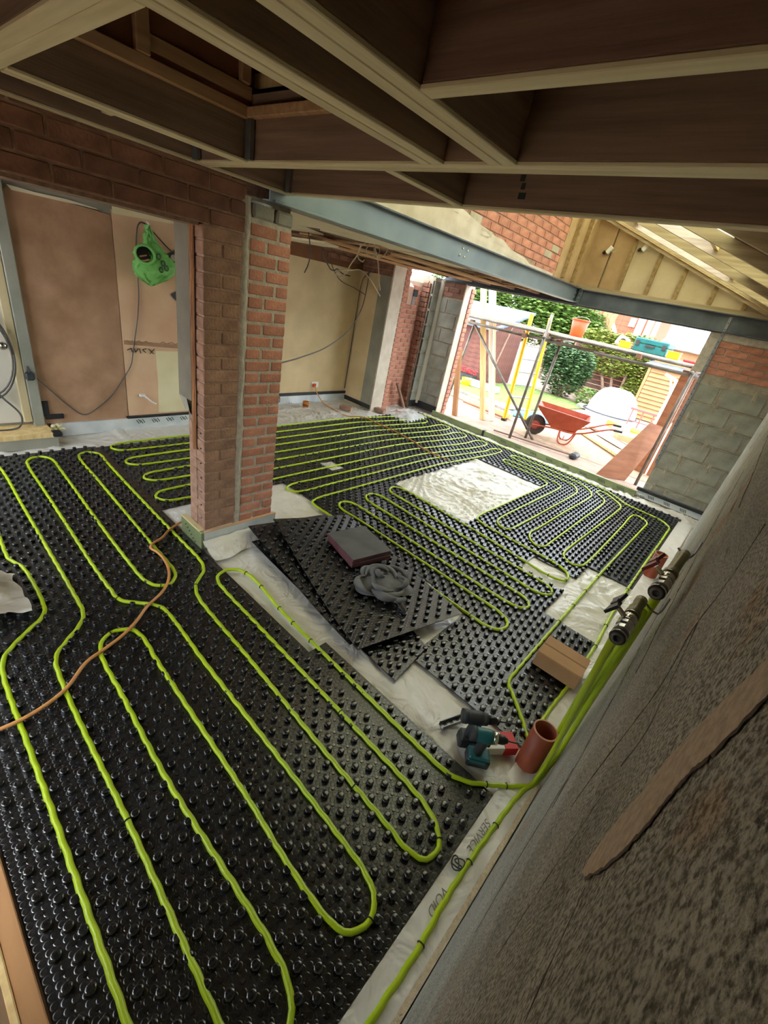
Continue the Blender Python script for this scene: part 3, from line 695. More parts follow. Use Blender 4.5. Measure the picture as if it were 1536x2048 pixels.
MB().box((-.3,-.005,.012),(4.5,.006,.185)).build('web',M_DKSTEEL,rb); MB().bbox((-.3,-.05,0),(4.5,.075,.012),.002).build('bottom_flange',M_DKSTEEL,rb); MB().bbox((-.3,-.05,.183),(4.5,.075,.195),.002).build('top_flange',M_DKSTEEL,rb)
MB().box((1.93,-.04,.01),(1.99,-.004,.185)).build('splice_plate',M_DKSTEEL,rb)
bolt2=MB().lathe([(.012,0),(.012,.008)],6,Matrix.Rotation(math.pi/2,4,'X')).mesh('bolt',M_GALV)
for k in range(3): put('bolt',bolt2,rb,(1.96,-.04,.04+k*.05))
MB().box((-.1,.0,-.012),(4.2,.12,0)).build('soffit_board',M_DKSTEEL,rb)
# perforated strap at the jamb of the right nib
stp=empty('restraint_strap',(-.67,YF,0)); tag(stp,'long galvanised perforated strap running down the right jamb of the garden opening','strap')
MB().bbox((-.022,-.018,.52),(.012,-.003,2.33),.002).build('strap',M_GALV,stp)
hole=MB().lathe([(.006,0),(.006,.002)],8,Matrix.Rotation(math.pi/2,4,'X')).mesh('hole',M_BLACKP)
for k in range(26): put('hole',hole,stp,(-.005,-.0178,.56+k*.068))

# ------------------------------------------------------------------ brick wall above the long beam
wu=struct(empty('wall_upper'),'old brickwork standing on the long steel beam')
MB().box((XM-.22,1.7,2.375),(XM-.038,5.80,3.35)).build('mortar',M_MORTAR_P,wu)
def skip_up(a,b2,z): return b2<2.3 or (z<2.44 and a<5.2) or (z<2.52 and a<4.2) or (z<2.60 and a<3.7)
bond(wu,'x',XM-.03,2.3,5.80,2.378,3.2,M_BRICK_B,dep=.05,skip=skip_up,name='brick')
mb=MB()
def rend(u,v):
    y=2.0+u*3.75; top=2.60-.26*max(0,(u-.35)/.65)+.03*nz(y*4,2); return (XM-.024+.006*nz(y*6,v*5),y,2.375+v*max(.03,top-2.375))
mb.grid(60,8,rend); mb.build('render_patch',M_WHITEP,wu,True)
M_PALEBRICK=mat('whitened_brick',(176,164,140),(196,186,164),rough=.95,scale=12,bump=.3)
for (y,z) in ((3.35,2.53),(3.5,2.60),(3.72,2.53),(3.95,2.455),(5.35,2.53),(5.5,2.605)):
    MB().bbox((XM-.05,y,z),(XM-.024,y+.2,z+.065),.004).build('brick',M_PALEBRICK,wu)

# ------------------------------------------------------------------ gable over the garden opening
wg=struct(empty('wall_gable'),'boarded timber gable above the garden opening')
YG=6.66
def zroof(x): return 3.10-.365*(x+2.08)
MB().bbox((-2.55,YG-.03,2.355),(.12,YG+.06,2.405),.003).build('sole_plate',M_TIMBER_X,wg)
MB().prism([(-2.7,2.36),(.3,2.36),(.3,zroof(.3)),(-2.7,zroof(-2.7))],1,YG+.055,YG+.075).build('sheathing',M_GBOARD,wg)
xs=[-2.60,-2.26,-2.0,-1.66,-1.33,-.95,-.61]
for i,x in enumerate(xs):
    if i==1: continue
    MB().prism([(x-.022,2.405),(x+.022,2.405),(x+.022,zroof(x+.022)-.06),(x-.022,zroof(x-.022)-.06)],1,YG-.02,YG+.05).build('stud',M_TIMBER,wg)
ed=[-2.60]+xs[1:]+[-.15]
for a,b2 in zip(ed[:-1],ed[1:]):
    MB().prism([(a+.012,2.405),(b2-.012,2.405),(b2-.012,zroof(b2)),(a+.012,zroof(a))],1,YG+.012,YG+.05).build('gable_panel',M_GBOARD if a>-2.1 else mat('brown_gable_board',(170,140,100),(186,156,116),rough=.8),wg)
MB().prism([(-2.62,zroof(-2.62)-.09),(.10,zroof(.10)-.09),(.10,zroof(.10)),(-2.62,zroof(-2.62))],1,YG-.075,YG-.03).build('rafter',M_TIMBER_X,wg)
MB().prism([(-2.62,zroof(-2.62)-.05),(.10,zroof(.10)-.05),(.10,zroof(.10)),(-2.62,zroof(-2.62))],1,YG-.115,YG-.078).build('rafter',M_TIMBER_W,wg)
for (x,z) in ((-2.28,2.83),(-1.87,2.90)):
    cl=empty('cable_clip',(x,YG,z)); tag(cl,'small white and dark fitting hanging on the '+('brown' if x<-2 else 'pale')+' gable board','fitting')
    MB().bbox((-.03,-.03,-.04),(.02,.01,.05),.006,Matrix.Rotation(.5,4,'Y')).build('body',M_WHITE,cl); MB().bbox((-.05,-.04,-.07),(-.02,.0,-.03),.006,Matrix.Rotation(.5,4,'Y')).build('plug',M_BLACKP,cl)
    MB().tube(cr([(.02,-.01,.0),(.06,-.02,-.02),(.09,-.01,.01)],.02),.004,5).build('wire',M_CABLE_W,cl)

MB().box((XM-.14,5.80,2.375),(XM-.03,6.70,3.32)).build('side_board',mat('brown_gable_board',(170,140,100),(186,156,116),rough=.8),wg)
for y in (6.0,6.35): MB().bbox((XM-.03,y,2.40),(XM+.02,y+.045,3.28),.003).build('stud',M_TIMBER,wg)
# ------------------------------------------------------------------ lean-to roof with two unseen rooflights added to light the room
rf=struct(empty('roof'),'lean-to roof of yellowish boards on rafters')
def slope_box(x0,x1,y0,y1,t0,t1): return MB().prism([(x0,zroof(x0)+t0),(x1,zroof(x1)+t0),(x1,zroof(x1)+t1),(x0,zroof(x0)+t1)],1,y0,y1)
ys=[6.10,5.70,5.05,4.3,3.65,3.0,2.4]
for y in ys: slope_box(-2.62,.15,y-.02,y+.02,-.07,-.0).build('rafter',M_TIMBER_X,rf)
HOLES=((-1.75,-.75,5.07,5.68),(-1.75,-.75,3.67,4.28))
ycut=[1.83,2.4,3.0,3.67,4.28,5.07,5.68,6.12,6.70]
for a,b2 in zip(ycut[:-1],ycut[1:]):
    hole_=[h_ for h_ in HOLES if abs(h_[2]-a)<.01]
    m=M_YBOARD
    if hole_: slope_box(-2.62,-1.75,a,b2,.0,.03).build('roof_membrane',m,rf); slope_box(-.75,.40,a,b2,.0,.03).build('roof_board',m,rf)
    else:
        slope_box(-2.62,-.55,a,b2,.0,.03).build('roof_membrane',m,rf); slope_box(-.55,.40,a,b2,.0,.03).build('roof_board',M_DECK,rf)
for n_,(x0,x1,y0,y1) in enumerate(HOLES):
    wn=struct(empty('window_%d'%(n_+1)),'unseen rooflight added to the lean-to roof for light')
    slope_box(x0,x1,y0,y1,.03,.036).build('pane',M_GLASS,wn)
    for a,b2,c_,d_ in ((x0-.04,x0,y0,y1),(x1,x1+.04,y0,y1)): slope_box(a,b2,c_,d_,-.03,.06).build('frame',M_TIMBER_W,wn)
# upstand of the roof at the ridge
MB().box((-2.70,1.83,3.2),(-2.6,6.75,3.45)).build('ridge_plate',M_TIMBER,rf)
MB().box((.15,-.6,2.0),(.42,6.75,2.30)).build('wall_plate',M_TIMBER,rf)

# ------------------------------------------------------------------ ceiling of the left-hand room: torn plasterboard, laths, timber
cb=struct(empty('ceiling_back'),'torn ceiling of the left-hand room')
MB().box((-5.7,-.6,2.36),(-2.6,5.7,2.40)).build('deck_board',M_DECK,cb)
MB().box((-4.7,5.7,2.36),(-2.6,6.62,2.40)).build('deck_board',M_DECK,cb)
for k,x in enumerate((-5.38,-5.0,-4.6,-4.2,-3.8,-3.4,-3.0,-2.72)):
    MB().bbox((x-.022,-.6 if x>-4.9 else 2.75,2.2),(x+.022,6.55 if x>-4.7 else 5.43,2.36),.003).build('joist',M_TIMBER_B,cb)
M_LATH=mat('orange_lath',(196,150,100),(214,172,122),rough=.8,scale=3,stretch=(6,1,6))
for k in range(4):
    y=3.3+k*.75; MB().box((-5.1+.1*(k%3),y,2.185),(-2.62,y+.05,2.2)).build('lath',M_LATH,cb)
for (x0,x1,y0,y1) in ((-3.9,-3.72,3.0,5.9),(-3.25,-3.02,3.6,5.6),(-4.5,-4.3,3.5,5.4)): MB().box((x0,y0,2.17),(x1,y1,2.185)).build('board_remnant',M_LATH,cb)
# remnants of plasterboard
for poly in ([(-2.62,1.92),(-4.0,1.95),(-4.1,2.9),(-3.55,3.0),(-3.35,2.55),(-2.62,2.6)],[(-2.62,2.62),(-3.2,2.66),(-3.1,3.05),(-2.95,3.1),(-3.0,3.3),(-2.9,3.9),(-2.62,4.2)]):
    MB().prism(poly,2,2.186,2.199).build('plasterboard',M_CREAM,cb)
MB().prism([(-3.4,2.9),(-4.6,3.0),(-4.7,3.25),(-3.9,3.3),(-3.5,3.15)],2,2.12,2.135).build('plasterboard',M_CREAM,cb)
MB().box((XB2,2.75,2.02),(XB2+.02,5.44,2.36)).build('dark_gap',M_DKVOID,cb)
bond(cb,'x',XB2+.03,2.9,5.4,2.10,2.3,M_BRICK_D,dep=.03,skip=lambda a,b2,z: random.random()<.25)
MB().bbox((-5.6,5.40,2.20),(-2.6,5.46,2.36),.004).build('joist',M_TIMBER_B,cb)

# ------------------------------------------------------------------ the rest of the shell behind the camera
wn_=struct(empty('wall_near'),'wall behind the camera with openings for the added windows')
for a,b2,c_,d_ in ((-5.8,-4.8,-.05,2.5),(-4.8,-2.9,-.05,.35),(-4.8,-2.9,2.2,2.5),(-2.9,-2.3,-.05,2.5),(-2.3,-.9,-.05,.3),(-.9,.42,-.05,2.5),(-2.3,-.9,1.3,2.5)): MB().box((a,-.72,c_),(b2,-.6,d_)).build('wall_body',M_PLASTER,wn_)
wn3=struct(empty('window_3',(-3.85,-.66,1.275)),'unseen window added to light the left-hand room')  # unseen opening, added to brighten the left-hand room
MB().box((-.95,-.005,-.925),(.95,.005,.925)).build('pane',M_GLASS,wn3)
for x in (-.92,0,.92): MB().bbox((x-.03,-.03,-.925),(x+.03,.03,.925),.004).build('frame',M_WHITE,wn3)
wn4=struct(empty('window_4',(-1.6,-.66,.8)),'unseen low wide window added behind the camera for light')  # unseen opening, added to brighten the near end of the room
MB().box((-.7,-.005,-.5),(.7,.005,.5)).build('pane',M_GLASS,wn4)
for x in (-.67,0,.67): MB().bbox((x-.03,-.03,-.5),(x+.03,.03,.5),.004).build('frame',M_WHITE,wn4)
wl=struct(MB().box((XB-.3,-.72,-.05),(XB-.2,2.8,2.4)).build('wall_left',M_PLASTER),'outer face of the left-hand room')

# ------------------------------------------------------------------ pipes
ZP=.0135; RP=.0105
def P2(s,z=ZP): return [(float(a),float(b2),z) for a,b2 in (t.split(',') for t in s.split())]
front=P2('-.01,1.62 -.05,1.51 -.15,1.41 -.22,1.35 -.30,1.315 -.40,1.31 -.9,1.32 -1.31,1.33 -1.64,1.345 -1.90,1.375 -2.03,1.375 -2.12,1.34 -2.15,1.27 -2.12,1.20 -2.03,1.17 -1.6,1.16 -1.08,1.15 -.6,1.14 -.33,1.13 -.22,1.10 -.16,1.04 -.17,.97 -.24,.94 -.35,.945 -.75,.955 -1.44,.985 -1.94,1.0 -2.05,1.02 -2.13,1.06 -2.22,1.155 -2.31,1.19 -2.5,1.20 -3.0,1.205 -3.69,1.22 -4.15,1.235 -4.32,1.24 -4.40,1.18 -4.39,1.11 -4.30,1.07 -3.8,1.055 -2.66,1.02 -2.44,1.015 -2.29,1.0 -2.21,.93 -2.24,.86 -2.33,.825 -2.48,.82 -3.08,.835 -4.15,.875 -4.33,.875 -4.42,.82 -4.41,.74 -4.32,.695 -3.74,.675 -3.08,.655 -2.62,.64 -2.33,.64 -2.22,.65 -2.11,.75 -2.04,.80 -1.93,.81 -1.54,.795 -.9,.785 -.45,.775 -.30,.765 -.22,.73 -.20,.66 -.24,.60 -.33,.58 -.55,.58 -.79,.595 -1.69,.62 -1.85,.63 -1.95,.61 -1.99,.54 -1.96,.47 -1.85,.43 -1.6,.42 -1.08,.40 -.56,.41 -.36,.41 -.25,.39 -.19,.33 -.21,.26 -.30,.22 -.46,.22 -1.0,.235 -1.52,.24 -1.82,.25 -1.97,.27 -2.05,.335 -2.13,.415 -2.21,.46 -2.35,.472 -2.92,.485 -3.59,.50 -4.25,.515 -4.40,.48 -4.42,.40 -4.33,.345 -4.1,.33 -3.4,.31 -3.05,.29 -2.93,.29 -2.82,.325 -2.70,.335 -2.42,.33 -2.31,.305 -2.22,.21 -2.13,.12 -2.06,.085 -1.9,.07 -1.52,.065 -.77,.05 -.4,.045 -.15,.06 -.06,.13 -.04,.3 -.04,.52 -.035,.74 -.045,.92 -.045,1.09 -.035,1.31 -.02,1.5 -.005,1.62')
riser1=[(-.018,1.70,.02),(-.022,1.66,.08),(-.024,1.55,.3),(-.020,1.32,.75),(-.014,1.1,1.15),(-.010,1.02,1.33)]
riser2=[(.008,1.70,.02),(.006,1.67,.08),(.004,1.60,.3),(.006,1.42,.72),(.012,1.22,1.1),(.02,1.12,1.42)]
front=[(-.012,1.02,1.33),(-.010,1.1,1.15),(-.004,1.32,.75),(.004,1.52,.35),(.006,1.64,.10),(.005,1.62,.04),(.0,1.57,.018)]+front[1:]
front=front[:-1]+[(.010,1.60,.02),(.020,1.67,.04),(.027,1.70,.10),(.026,1.60,.35),(.022,1.42,.75),(.022,1.22,1.12),(.022,1.12,1.42)]
legs=[-4.53,-4.34,-4.15,-3.97,-3.78,-3.60,-3.41,-3.21,-3.03,-2.87,-2.69]
near_y=[1.38,1.37,1.38,1.32,2.38]; far_y=[6.12,6.26,6.22,6.24,6.18]
shift=lambda x,y: x+(.16*max(0,min(1,(y-4.6)/1.2)) if x<-2.75 else .11*max(0,min(1,(y-4.6)/1.2)))
rear=[(.012,1.10,1.33),(.010,1.30,1.0),(.004,1.62,.45),(-.004,1.765,.10)]+P2('-.04,1.80 -.09,1.86 -.11,1.95 -.10,2.37 -.10,2.85 -.13,3.44 -.14,4.5 -.14,5.74 -.155,5.90 -.28,6.03 -.5,6.06 -.71,6.09 -.82,6.18 -1.0,6.30 -1.13,6.33 -2.32,6.36 -3.94,6.37 -4.20,6.36')
def leg(i,y0,y1): return [(shift(legs[i],y),y,ZP) for y in ([y0,(y0*2+y1)/3,(y0+y1*2)/3,y1])]
for i in range(11):
    lo_=(near_y[(i)//2] if i<10 else 2.5)+.10; hi_=(far_y[(i-1)//2] if i>0 else 6.30)-.08
    if i==0: hi_=6.26
    if i%2==0: pts=[lo_,2.8,3.6,4.6,5.0,5.4,5.8,hi_][::-1]
    else: pts=[lo_,2.8,3.6,4.6,5.0,5.4,5.8,hi_]
    rear+=[(shift(legs[i],y),y,ZP) for y in pts if lo_-1e-6<=y<=hi_+1e-6]
    if i<10:
        mid=(legs[i]+legs[i+1])/2; yy=near_y[i//2] if i%2==0 else far_y[i//2]
        rear.append((shift(mid,yy),yy,ZP))
rear+=P2('-2.66,2.45 -2.60,2.42 -2.37,2.42 -1.9,2.40 -1.4,2.38 -1.10,2.37 -.83,2.36 -.68,2.37 -.61,2.43 -.62,2.53 -.72,2.58 -.95,2.585 -1.57,2.59 -2.2,2.60 -2.42,2.60 -2.51,2.66 -2.49,2.75 -2.39,2.785 -1.9,2.765 -1.3,2.745 -.75,2.74 -.63,2.77 -.60,2.84 -.66,2.91 -.80,2.925 -1.61,2.93 -2.2,2.945 -2.42,2.96 -2.51,3.04 -2.47,3.14 -2.36,3.16 -1.6,3.11 -.8,3.075 -.63,3.08 -.555,3.14 -.58,3.23 -.70,3.26 -1.4,3.27 -2.2,3.32 -2.44,3.335 -2.51,3.42 -2.46,3.51 -2.33,3.525 -1.5,3.48 -.85,3.42 -.68,3.41 -.565,3.45 -.55,3.54 -.61,3.63 -.75,3.67 -1.2,3.67 -1.48,3.68 -1.59,3.73 -1.615,3.85 -1.61,4.1 -1.60,4.8 -1.59,5.45 -1.61,5.60 -1.72,5.67 -2.25,5.71 -2.36,5.75 -2.36,5.83 -2.2,5.87 -1.62,5.78 -1.47,5.72 -1.44,5.58 -1.45,4.8 -1.46,4.0 -1.43,3.87 -1.34,3.81 -1.28,3.86 -1.265,4.02 -1.25,4.8 -1.24,5.6 -1.27,5.82 -1.42,5.97 -2.2,6.02 -2.40,6.08 -2.38,6.17 -2.2,6.20 -1.5,6.17 -1.30,6.13 -1.13,5.97 -1.08,5.78 -1.10,5.0 -1.115,4.15 -1.12,4.0 -1.06,3.87 -.97,3.81 -.91,3.87 -.905,4.02 -.90,5.0 -.90,5.75 -.94,5.91 -1.07,6.05 -1.10,6.13 -1.04,6.19 -.95,6.15 -.74,5.95 -.71,5.74 -.73,4.8 -.745,4.02 -.72,3.88 -.64,3.81 -.56,3.84 -.53,3.95 -.53,4.6 -.54,5.3 -.55,5.70 -.52,5.82 -.43,5.80 -.365,5.71 -.36,5.55 -.37,4.8 -.38,3.81 -.375,3.0 -.37,2.15 -.36,2.04 -.29,1.97 -.18,1.86 -.13,1.80')+[(-.06,1.755,.02),(-.02,1.748,.06),(-.018,1.70,.30),(-.014,1.45,.7),(-.010,1.15,1.15),(-.008,1.08,1.34)]
def lift(p):
    return Vector(p)
pf_=cr(front,.022); pr_=cr(rear,.03)
def pipe(name,pts,label,r=RP):
    # a gentle weave where the pipe presses past the studs
    q=[]
    s=0
    for i,p in enumerate(pts):
        p=Vector(p)
        if i: s+=(p-pts[i-1]).length
        if p.z<.03:
            w=.0016*math.sin(s*2*math.pi/.093); t=(pts[min(i+1,len(pts)-1)]-pts[max(i-1,0)]).normalized()
            p=p+Vector((-t.y,t.x,0))*w
        q.append(p)
    root=empty(name,tuple(q[0][:2])+(0,)); tag(root,label,'pipe')
    MB().tube([p-root.location for p in q],r,9).build('pipe_run',M_PIPE,root,True)
    return root,q
pfront,qf=pipe('heating_pipe',pf_,'lime green heating pipe looping over the front black mat and rising up the rendered wall')
prear,qr=pipe('heating_pipe',pr_,'lime green heating pipe looping through the far mats between the pier and the garden')
ring=MB(); ring.tube([(.0125*math.cos(a*.6283),.0,.0125*math.sin(a*.6283)) for a in range(10)],.0026,5,closed=True); ringme=ring.mesh('clip',M_BLACKP)
def clip(root,q,x,y):
    i=min(range(1,len(q)-1),key=lambda k:(q[k].x-x)**2+(q[k].y-y)**2+(q[k].z>.05)*9); t=q[i+1]-q[i-1]
    o=put('clip',ringme,root,q[i]-root.location,(0,0,math.atan2(t.y,t.x)-math.pi/2))
for x,y in ((-.15,1.41),(-.09,1.47),(-.04,1.29),(-.05,1.08),(-.05,.76),(-.17,1.06),(-.20,.68),(-1.03,.23),(-2.12,1.04),(-2.06,1.38),(-1.87,1.38),(-1.63,1.35),(-1.48,1.34),(-1.30,1.33),(-2.23,.64),(-2.23,.88),(-3.69,1.22),(-4.41,.8),(-4.4,1.2),(-.55,.95),(-.85,1.15),(-1.99,.5)): clip(pfront,qf,x,y)
for x,y in ((-.74,3.68),(-.67,3.41),(-.76,3.26),(-.37,3.82),(-.37,3.47),(-.37,3.18),(-.37,2.88),(-.14,3.87),(-.13,3.47),(-.12,3.15),(-.10,2.85),(-.83,2.36),(-.55,3.49),(-.56,3.18),(-1.64,5.62),(-2.5,3.05),(-2.5,2.7)): clip(prear,qr,x,y)
# studs stand beside the pipes, never in them
CELL={}
for q_ in (qf,qr):
    for p in q_:
        if p.z<.04: CELL.setdefault((int(p.x//.05),int(p.y//.05)),[]).append((p.x,p.y))
def clear_of_pipe(x,y,need=.0255):
    best=None
    for i in (-1,0,1):
        for jj in (-1,0,1):
            for px,py in CELL.get((int(x//.05)+i,int(y//.05)+jj),()):
                d=math.hypot(x-px,y-py)
                if best is None or d<best[0]: best=(d,px,py)
    if best is None or best[0]>=need: return (x,y)
    if best[0]<.006: return None
    k=need/best[0]; return (best[1]+(x-best[1])*k,best[2]+(y-best[2])*k)
# ------------------------------------------------------------------ floor heating mats
PX,PY=.0935,.0880
def stud_mesh(mb,x,y,z,r=.0155,h=.020):
    n=9; a0=.2
    ring=lambda rr,zz:[(x+rr*math.cos(a0+2*math.pi*k/n),y+rr*math.sin(a0+2*math.pi*k/n),zz) for k in range(n)]
    fs=[]
    for q in range(3): fs+=[(q*n+k,q*n+(k+1)%n,(q+1)*n+(k+1)%n,(q+1)*n+k) for k in range(n)]
    mb.add(ring(r*.94,z)+ring(r*1.05,z+h*.80)+ring(r*.93,z+h*.94)+ring(r*.66,z+h),fs+[tuple(range(3*n,4*n))])
def inside(rects,holes,x,y,mg=0):
    return any(a+mg<x<b2-mg and c+mg<y<d-mg for a,b2,c,d in rects) and not any(a-mg<x<b2+mg and c-mg<y<d+mg for a,b2,c,d in holes)
def heating_mat(label,rects,holes):
    cx=sum(r[0]+r[1] for r in rects)/(2*len(rects)); cy=sum(r[2]+r[3] for r in rects)/(2*len(rects))
    root=empty('heating_mat',(0,0,0)); tag(root,label,'heating mat',group='studded floor heating mats')
    xs=sorted({v for r in rects+holes for v in r[:2]}); ys=sorted({v for r in rects+holes for v in r[2:]})
    mb=MB()
    for a,b2 in zip(xs[:-1],xs[1:]):
        for c,d in zip(ys[:-1],ys[1:]):
            if inside(rects,holes,(a+b2)/2,(c+d)/2): mb.box((a,c,-.004),(b2,d,.002))
    mb.build('sheet',M_MAT,root)
    mb=MB(); lo=MB()
    x0=min(r[0] for r in rects); x1=max(r[1] for r in rects); y0=min(r[2] for r in rects); y1=max(r[3] for r in rects)
    i0=int(x0/PX)-1; i1=int(x1/PX)+1; j0=int(y0/PY)-1; j1=int(y1/PY)+1
    for i in range(i0,i1+1):
        for jj in range(j0,j1+1):
            for s in (0,.5):
                x=(i+s)*PX; y=(jj+s)*PY+.0
                if inside(rects,holes,x,y,.012):
                    xy=clear_of_pipe(x,y)
                    if xy: stud_mesh(mb,xy[0],xy[1],.002)
                x=(i+s+.5)*PX; 
                if inside(rects,holes,x,y,.012):
                    n=6; r=.007
                    lo.add([(x+r*math.cos(k*1.047),y+r*math.sin(k*1.047),zz) for zz in (.002,.006) for k in range(n)],[(k,(k+1)%n,n+(k+1)%n,n+k) for k in range(n)]+[tuple(range(n,2*n))])
    o=mb.build('studs',M_STUD,root,True); o['kind']='stuff'
    o=lo.build('small_studs',M_STUD,root); o['kind']='stuff'
    return root
heating_mat('black studded heating mat under the front pipe runs near the camera',[(-4.55,-.108,-.09,1.275),(-1.255,-.108,1.275,1.40)],[])
heating_mat('black studded heating mat under the long parallel pipes behind the brick pier',[(-4.52,-3.12,1.275,6.42),(-3.12,-2.6,2.46,6.42)],[(-3.37,-3.14,3.13,3.31)])
heating_mat('black studded heating mat with bare gaps between the stack and the garden threshold',[(-2.6,-1.2,2.43,6.42),(-1.2,-.87,2.36,6.42),(-.87,-.085,1.73,6.42)],[(-2.66,-1.61,3.57,5.45),(-.50,-.085,2.90,3.95),(-.90,-.50,3.32,3.62)])

# ------------------------------------------------------------------ loose stack of mats
def loose_mat(label,c00,c01,c11,c10,zf,nu=15,nv=9,holes=False):
    root=empty('loose_heating_mat',(c00[0],c00[1],0)); tag(root,label,'heating mat',group='loose sheets of heating mat')
    C=[Vector((*c,0)) for c in (c00,c01,c11,c10)]
    def pos(u,v):
        p=(C[0]*(1-u)*(1-v)+C[1]*(1-u)*v+C[2]*u*v+C[3]*u*(1-v)); p.z=zf(u,v); return p-root.location
    mb=MB().grid(nu*2,nv*2,pos); mb.add([(p[0],p[1],p[2]-.005) for p in mb.v],[tuple(reversed(f)) for f in mb.f])
    mb.build('sheet',M_MAT,root)
    sm=MB()
    for i in range(nu):
        for jj in range(nv*2):
            u=(i+.5+(.5 if jj%2 else 0))/nu; v=(jj+.5)/(nv*2)
            if u<.99:
                p=pos(u,v); stud_mesh(sm,p.x,p.y,p.z)
    o=sm.build('studs',M_STUD,root,True); o['kind']='stuff'
    # folded edge strip
    return root
loose_mat('lowest loose studded mat under the stack, its corner pointing at the drills',(-2.30,1.57),(-2.25,2.28),(-.84,1.86),(-.80,1.51),lambda u,v:.012+.05*(1-u)**2*(1-v)+.004,17,5)
loose_mat('middle loose studded mat of the stack beside the brick pier',(-2.43,1.62),(-2.38,2.35),(-.98,2.10),(-1.13,1.47),lambda u,v:.040+.075*(1-u)**2*(1-v)**1.0+.006*math.sin(u*7),15,8)
top=loose_mat('topmost loose studded mat of the stack carrying dark tiles and a grey cloth',(-2.36,1.79),(-2.24,2.50),(-.85,2.26),(-1.06,1.46),lambda u,v:.070+.085*(1-u)**2*(1-v)**1.2+.012*math.sin(u*5+1)*(1-v),15,8)
# dark rubbery tiles
Mt=Matrix.Translation((-1.755,2.15,0))@Matrix.Rotation(.31,4,'Z')
for k in range(4):
    lab=('top slate-grey square tile of the small stack on the loose mats' if k==3 else 'maroon-edged square tile, %s of its stack on the loose mats'%('lowest','second from the bottom','third from the bottom')[k])
    r=empty('floor_tile',(-1.755+.004*(k%2),2.15-.005*k,.098+k*.021)); tag(r,lab,'tile',group='stacked tiles')
    r.rotation_euler=(0,0,-.24+.012*k)
    MB().bbox((-.185,-.17,0),(.185,.17,.0165),.002).build('backing',mat('maroon_tile_edge',(92,46,52),(112,60,64),rough=.7),r)
    MB().bbox((-.187,-.172,.0165),(.187,.172,.020),.001).build('face',mat('slate_tile_face',(70,70,70),(86,86,86),rough=.75,scale=6),r)
# crumpled grey cloth
mb=MB()
def clf(u,v):
    a=u*2*math.pi; r=v
    rad=(.165+.035*math.sin(2*a+.6)+.016*math.sin(5*a+1))*r
    x=rad*math.cos(a); y=rad*math.sin(a); e=max(0,1-r**2.4)
    return (x,y,.004+.062*e+.02*nz(x*9,y*9,1)*e)
mb.grid(72,24,clf)
rc=random.Random(5)
def rope_fold(cx,cy,r0,a0,a1,z0,z1,w0,flat):
    pts=[]; rr=[]
    for k in range(26):
        t=k/25; a=a0+(a1-a0)*t; q=r0*(1+.18*math.sin(3*t+cx*9)); e=math.sin(t*math.pi)
        pts.append((cx+q*math.cos(a),cy+q*math.sin(a)*.85,z0+(z1-z0)*t+.020*e)); rr.append(max(.003,w0*(.25+.75*e)*(1+.25*math.sin(9*t+a0))))
    mb.tube(pts,rr,9)
for args in ((-.03,.03,.10,.3,3.4,.055,.040,.022,1),(-.03,.03,.062,.9,4.4,.075,.06,.020,1),(-.04,.02,.03,2,6,.085,.07,.017,1),(.05,-.03,.115,1.2,4.2,.03,.045,.022,1),(.06,-.05,.12,3.4,5.6,.018,.03,.024,1),(-.06,-.05,.11,2.4,4.9,.03,.022,.022,1),(-.02,-.02,.14,4.4,6.6,.02,.025,.020,1),(.02,.07,.12,.2,2.2,.02,.03,.021,1),(.06,.02,.07,-1.2,1.6,.05,.05,.020,1),(.0,-.06,.07,3.2,6.1,.055,.04,.018,1),(-.09,.05,.07,1.2,3.9,.03,.025,.020,1),(.11,-.09,.06,3.6,6.9,.012,.014,.017,1)): rope_fold(*args)
def tailf(u,v):
    x=.07+u*.13; y=-.10-u*.10+(v-.5)*(.09-.03*u)
    return (x,y,.012+.02*(1-u)+.014*math.sin(v*9+u*3)*(1-.3*u))
mb.grid(14,14,tailf)
cl=mark(mb,'cloth',M_CLOTH,'crumpled grey cloth lying on the loose studded mats','cloth',True); cl.location=(-1.35,2.0,.086); cl.rotation_euler=(0,0,.5)
# cardboard box
bxr=empty('cardboard_box',(-.20,2.41,.022)); bxr.rotation_euler=(0,0,.03); tag(bxr,'small brown cardboard box on the mat near the drain stub','box')
MB().bbox((-.135,-.105,0),(.135,.105,.105),.002).build('carton',M_CARD,bxr)
MB().box((-.134,-.004,.105),(.134,.004,.1058)).build('flap_seam',mat('darker_card',(138,100,66),rough=.9),bxr)
MB().box((-.134,-.100,.1052),(.134,-.006,.1075)).build('flap',M_CARD,bxr); MB().box((-.134,.006,.1052),(.134,.100,.1070)).build('flap',M_CARD,bxr)
# drain stubs
def stub(x,y,h,label,lean):
    r=empty('drain_stub',(x,y,-.01)); r.rotation_euler=lean; tag(r,label,'drain pipe')
    MB().lathe([(.055,0),(.055,h),(.0505,h),(.0505,.01)],28,caps=False).build('pipe_wall',M_TERRA,r,True)
    MB().lathe([(.0565,h-.004),(.0565,h+.001),(.0495,h+.001)],28,caps=False).build('cut_rim',mat('pale_cut_rim',(196,140,112),rough=.6),r)
    MB().lathe([(.0505,.0),(.0505,.012)],24).build('dark_inside',M_BLACKP,r)
    return r
stub(-.062,1.665,.27,'brown drain pipe stub standing by the wall in front of the drills',(0,0,0))
stub(-.055,4.36,.26,'farther brown drain pipe stub by the wall beyond the valves',(0,0,0))

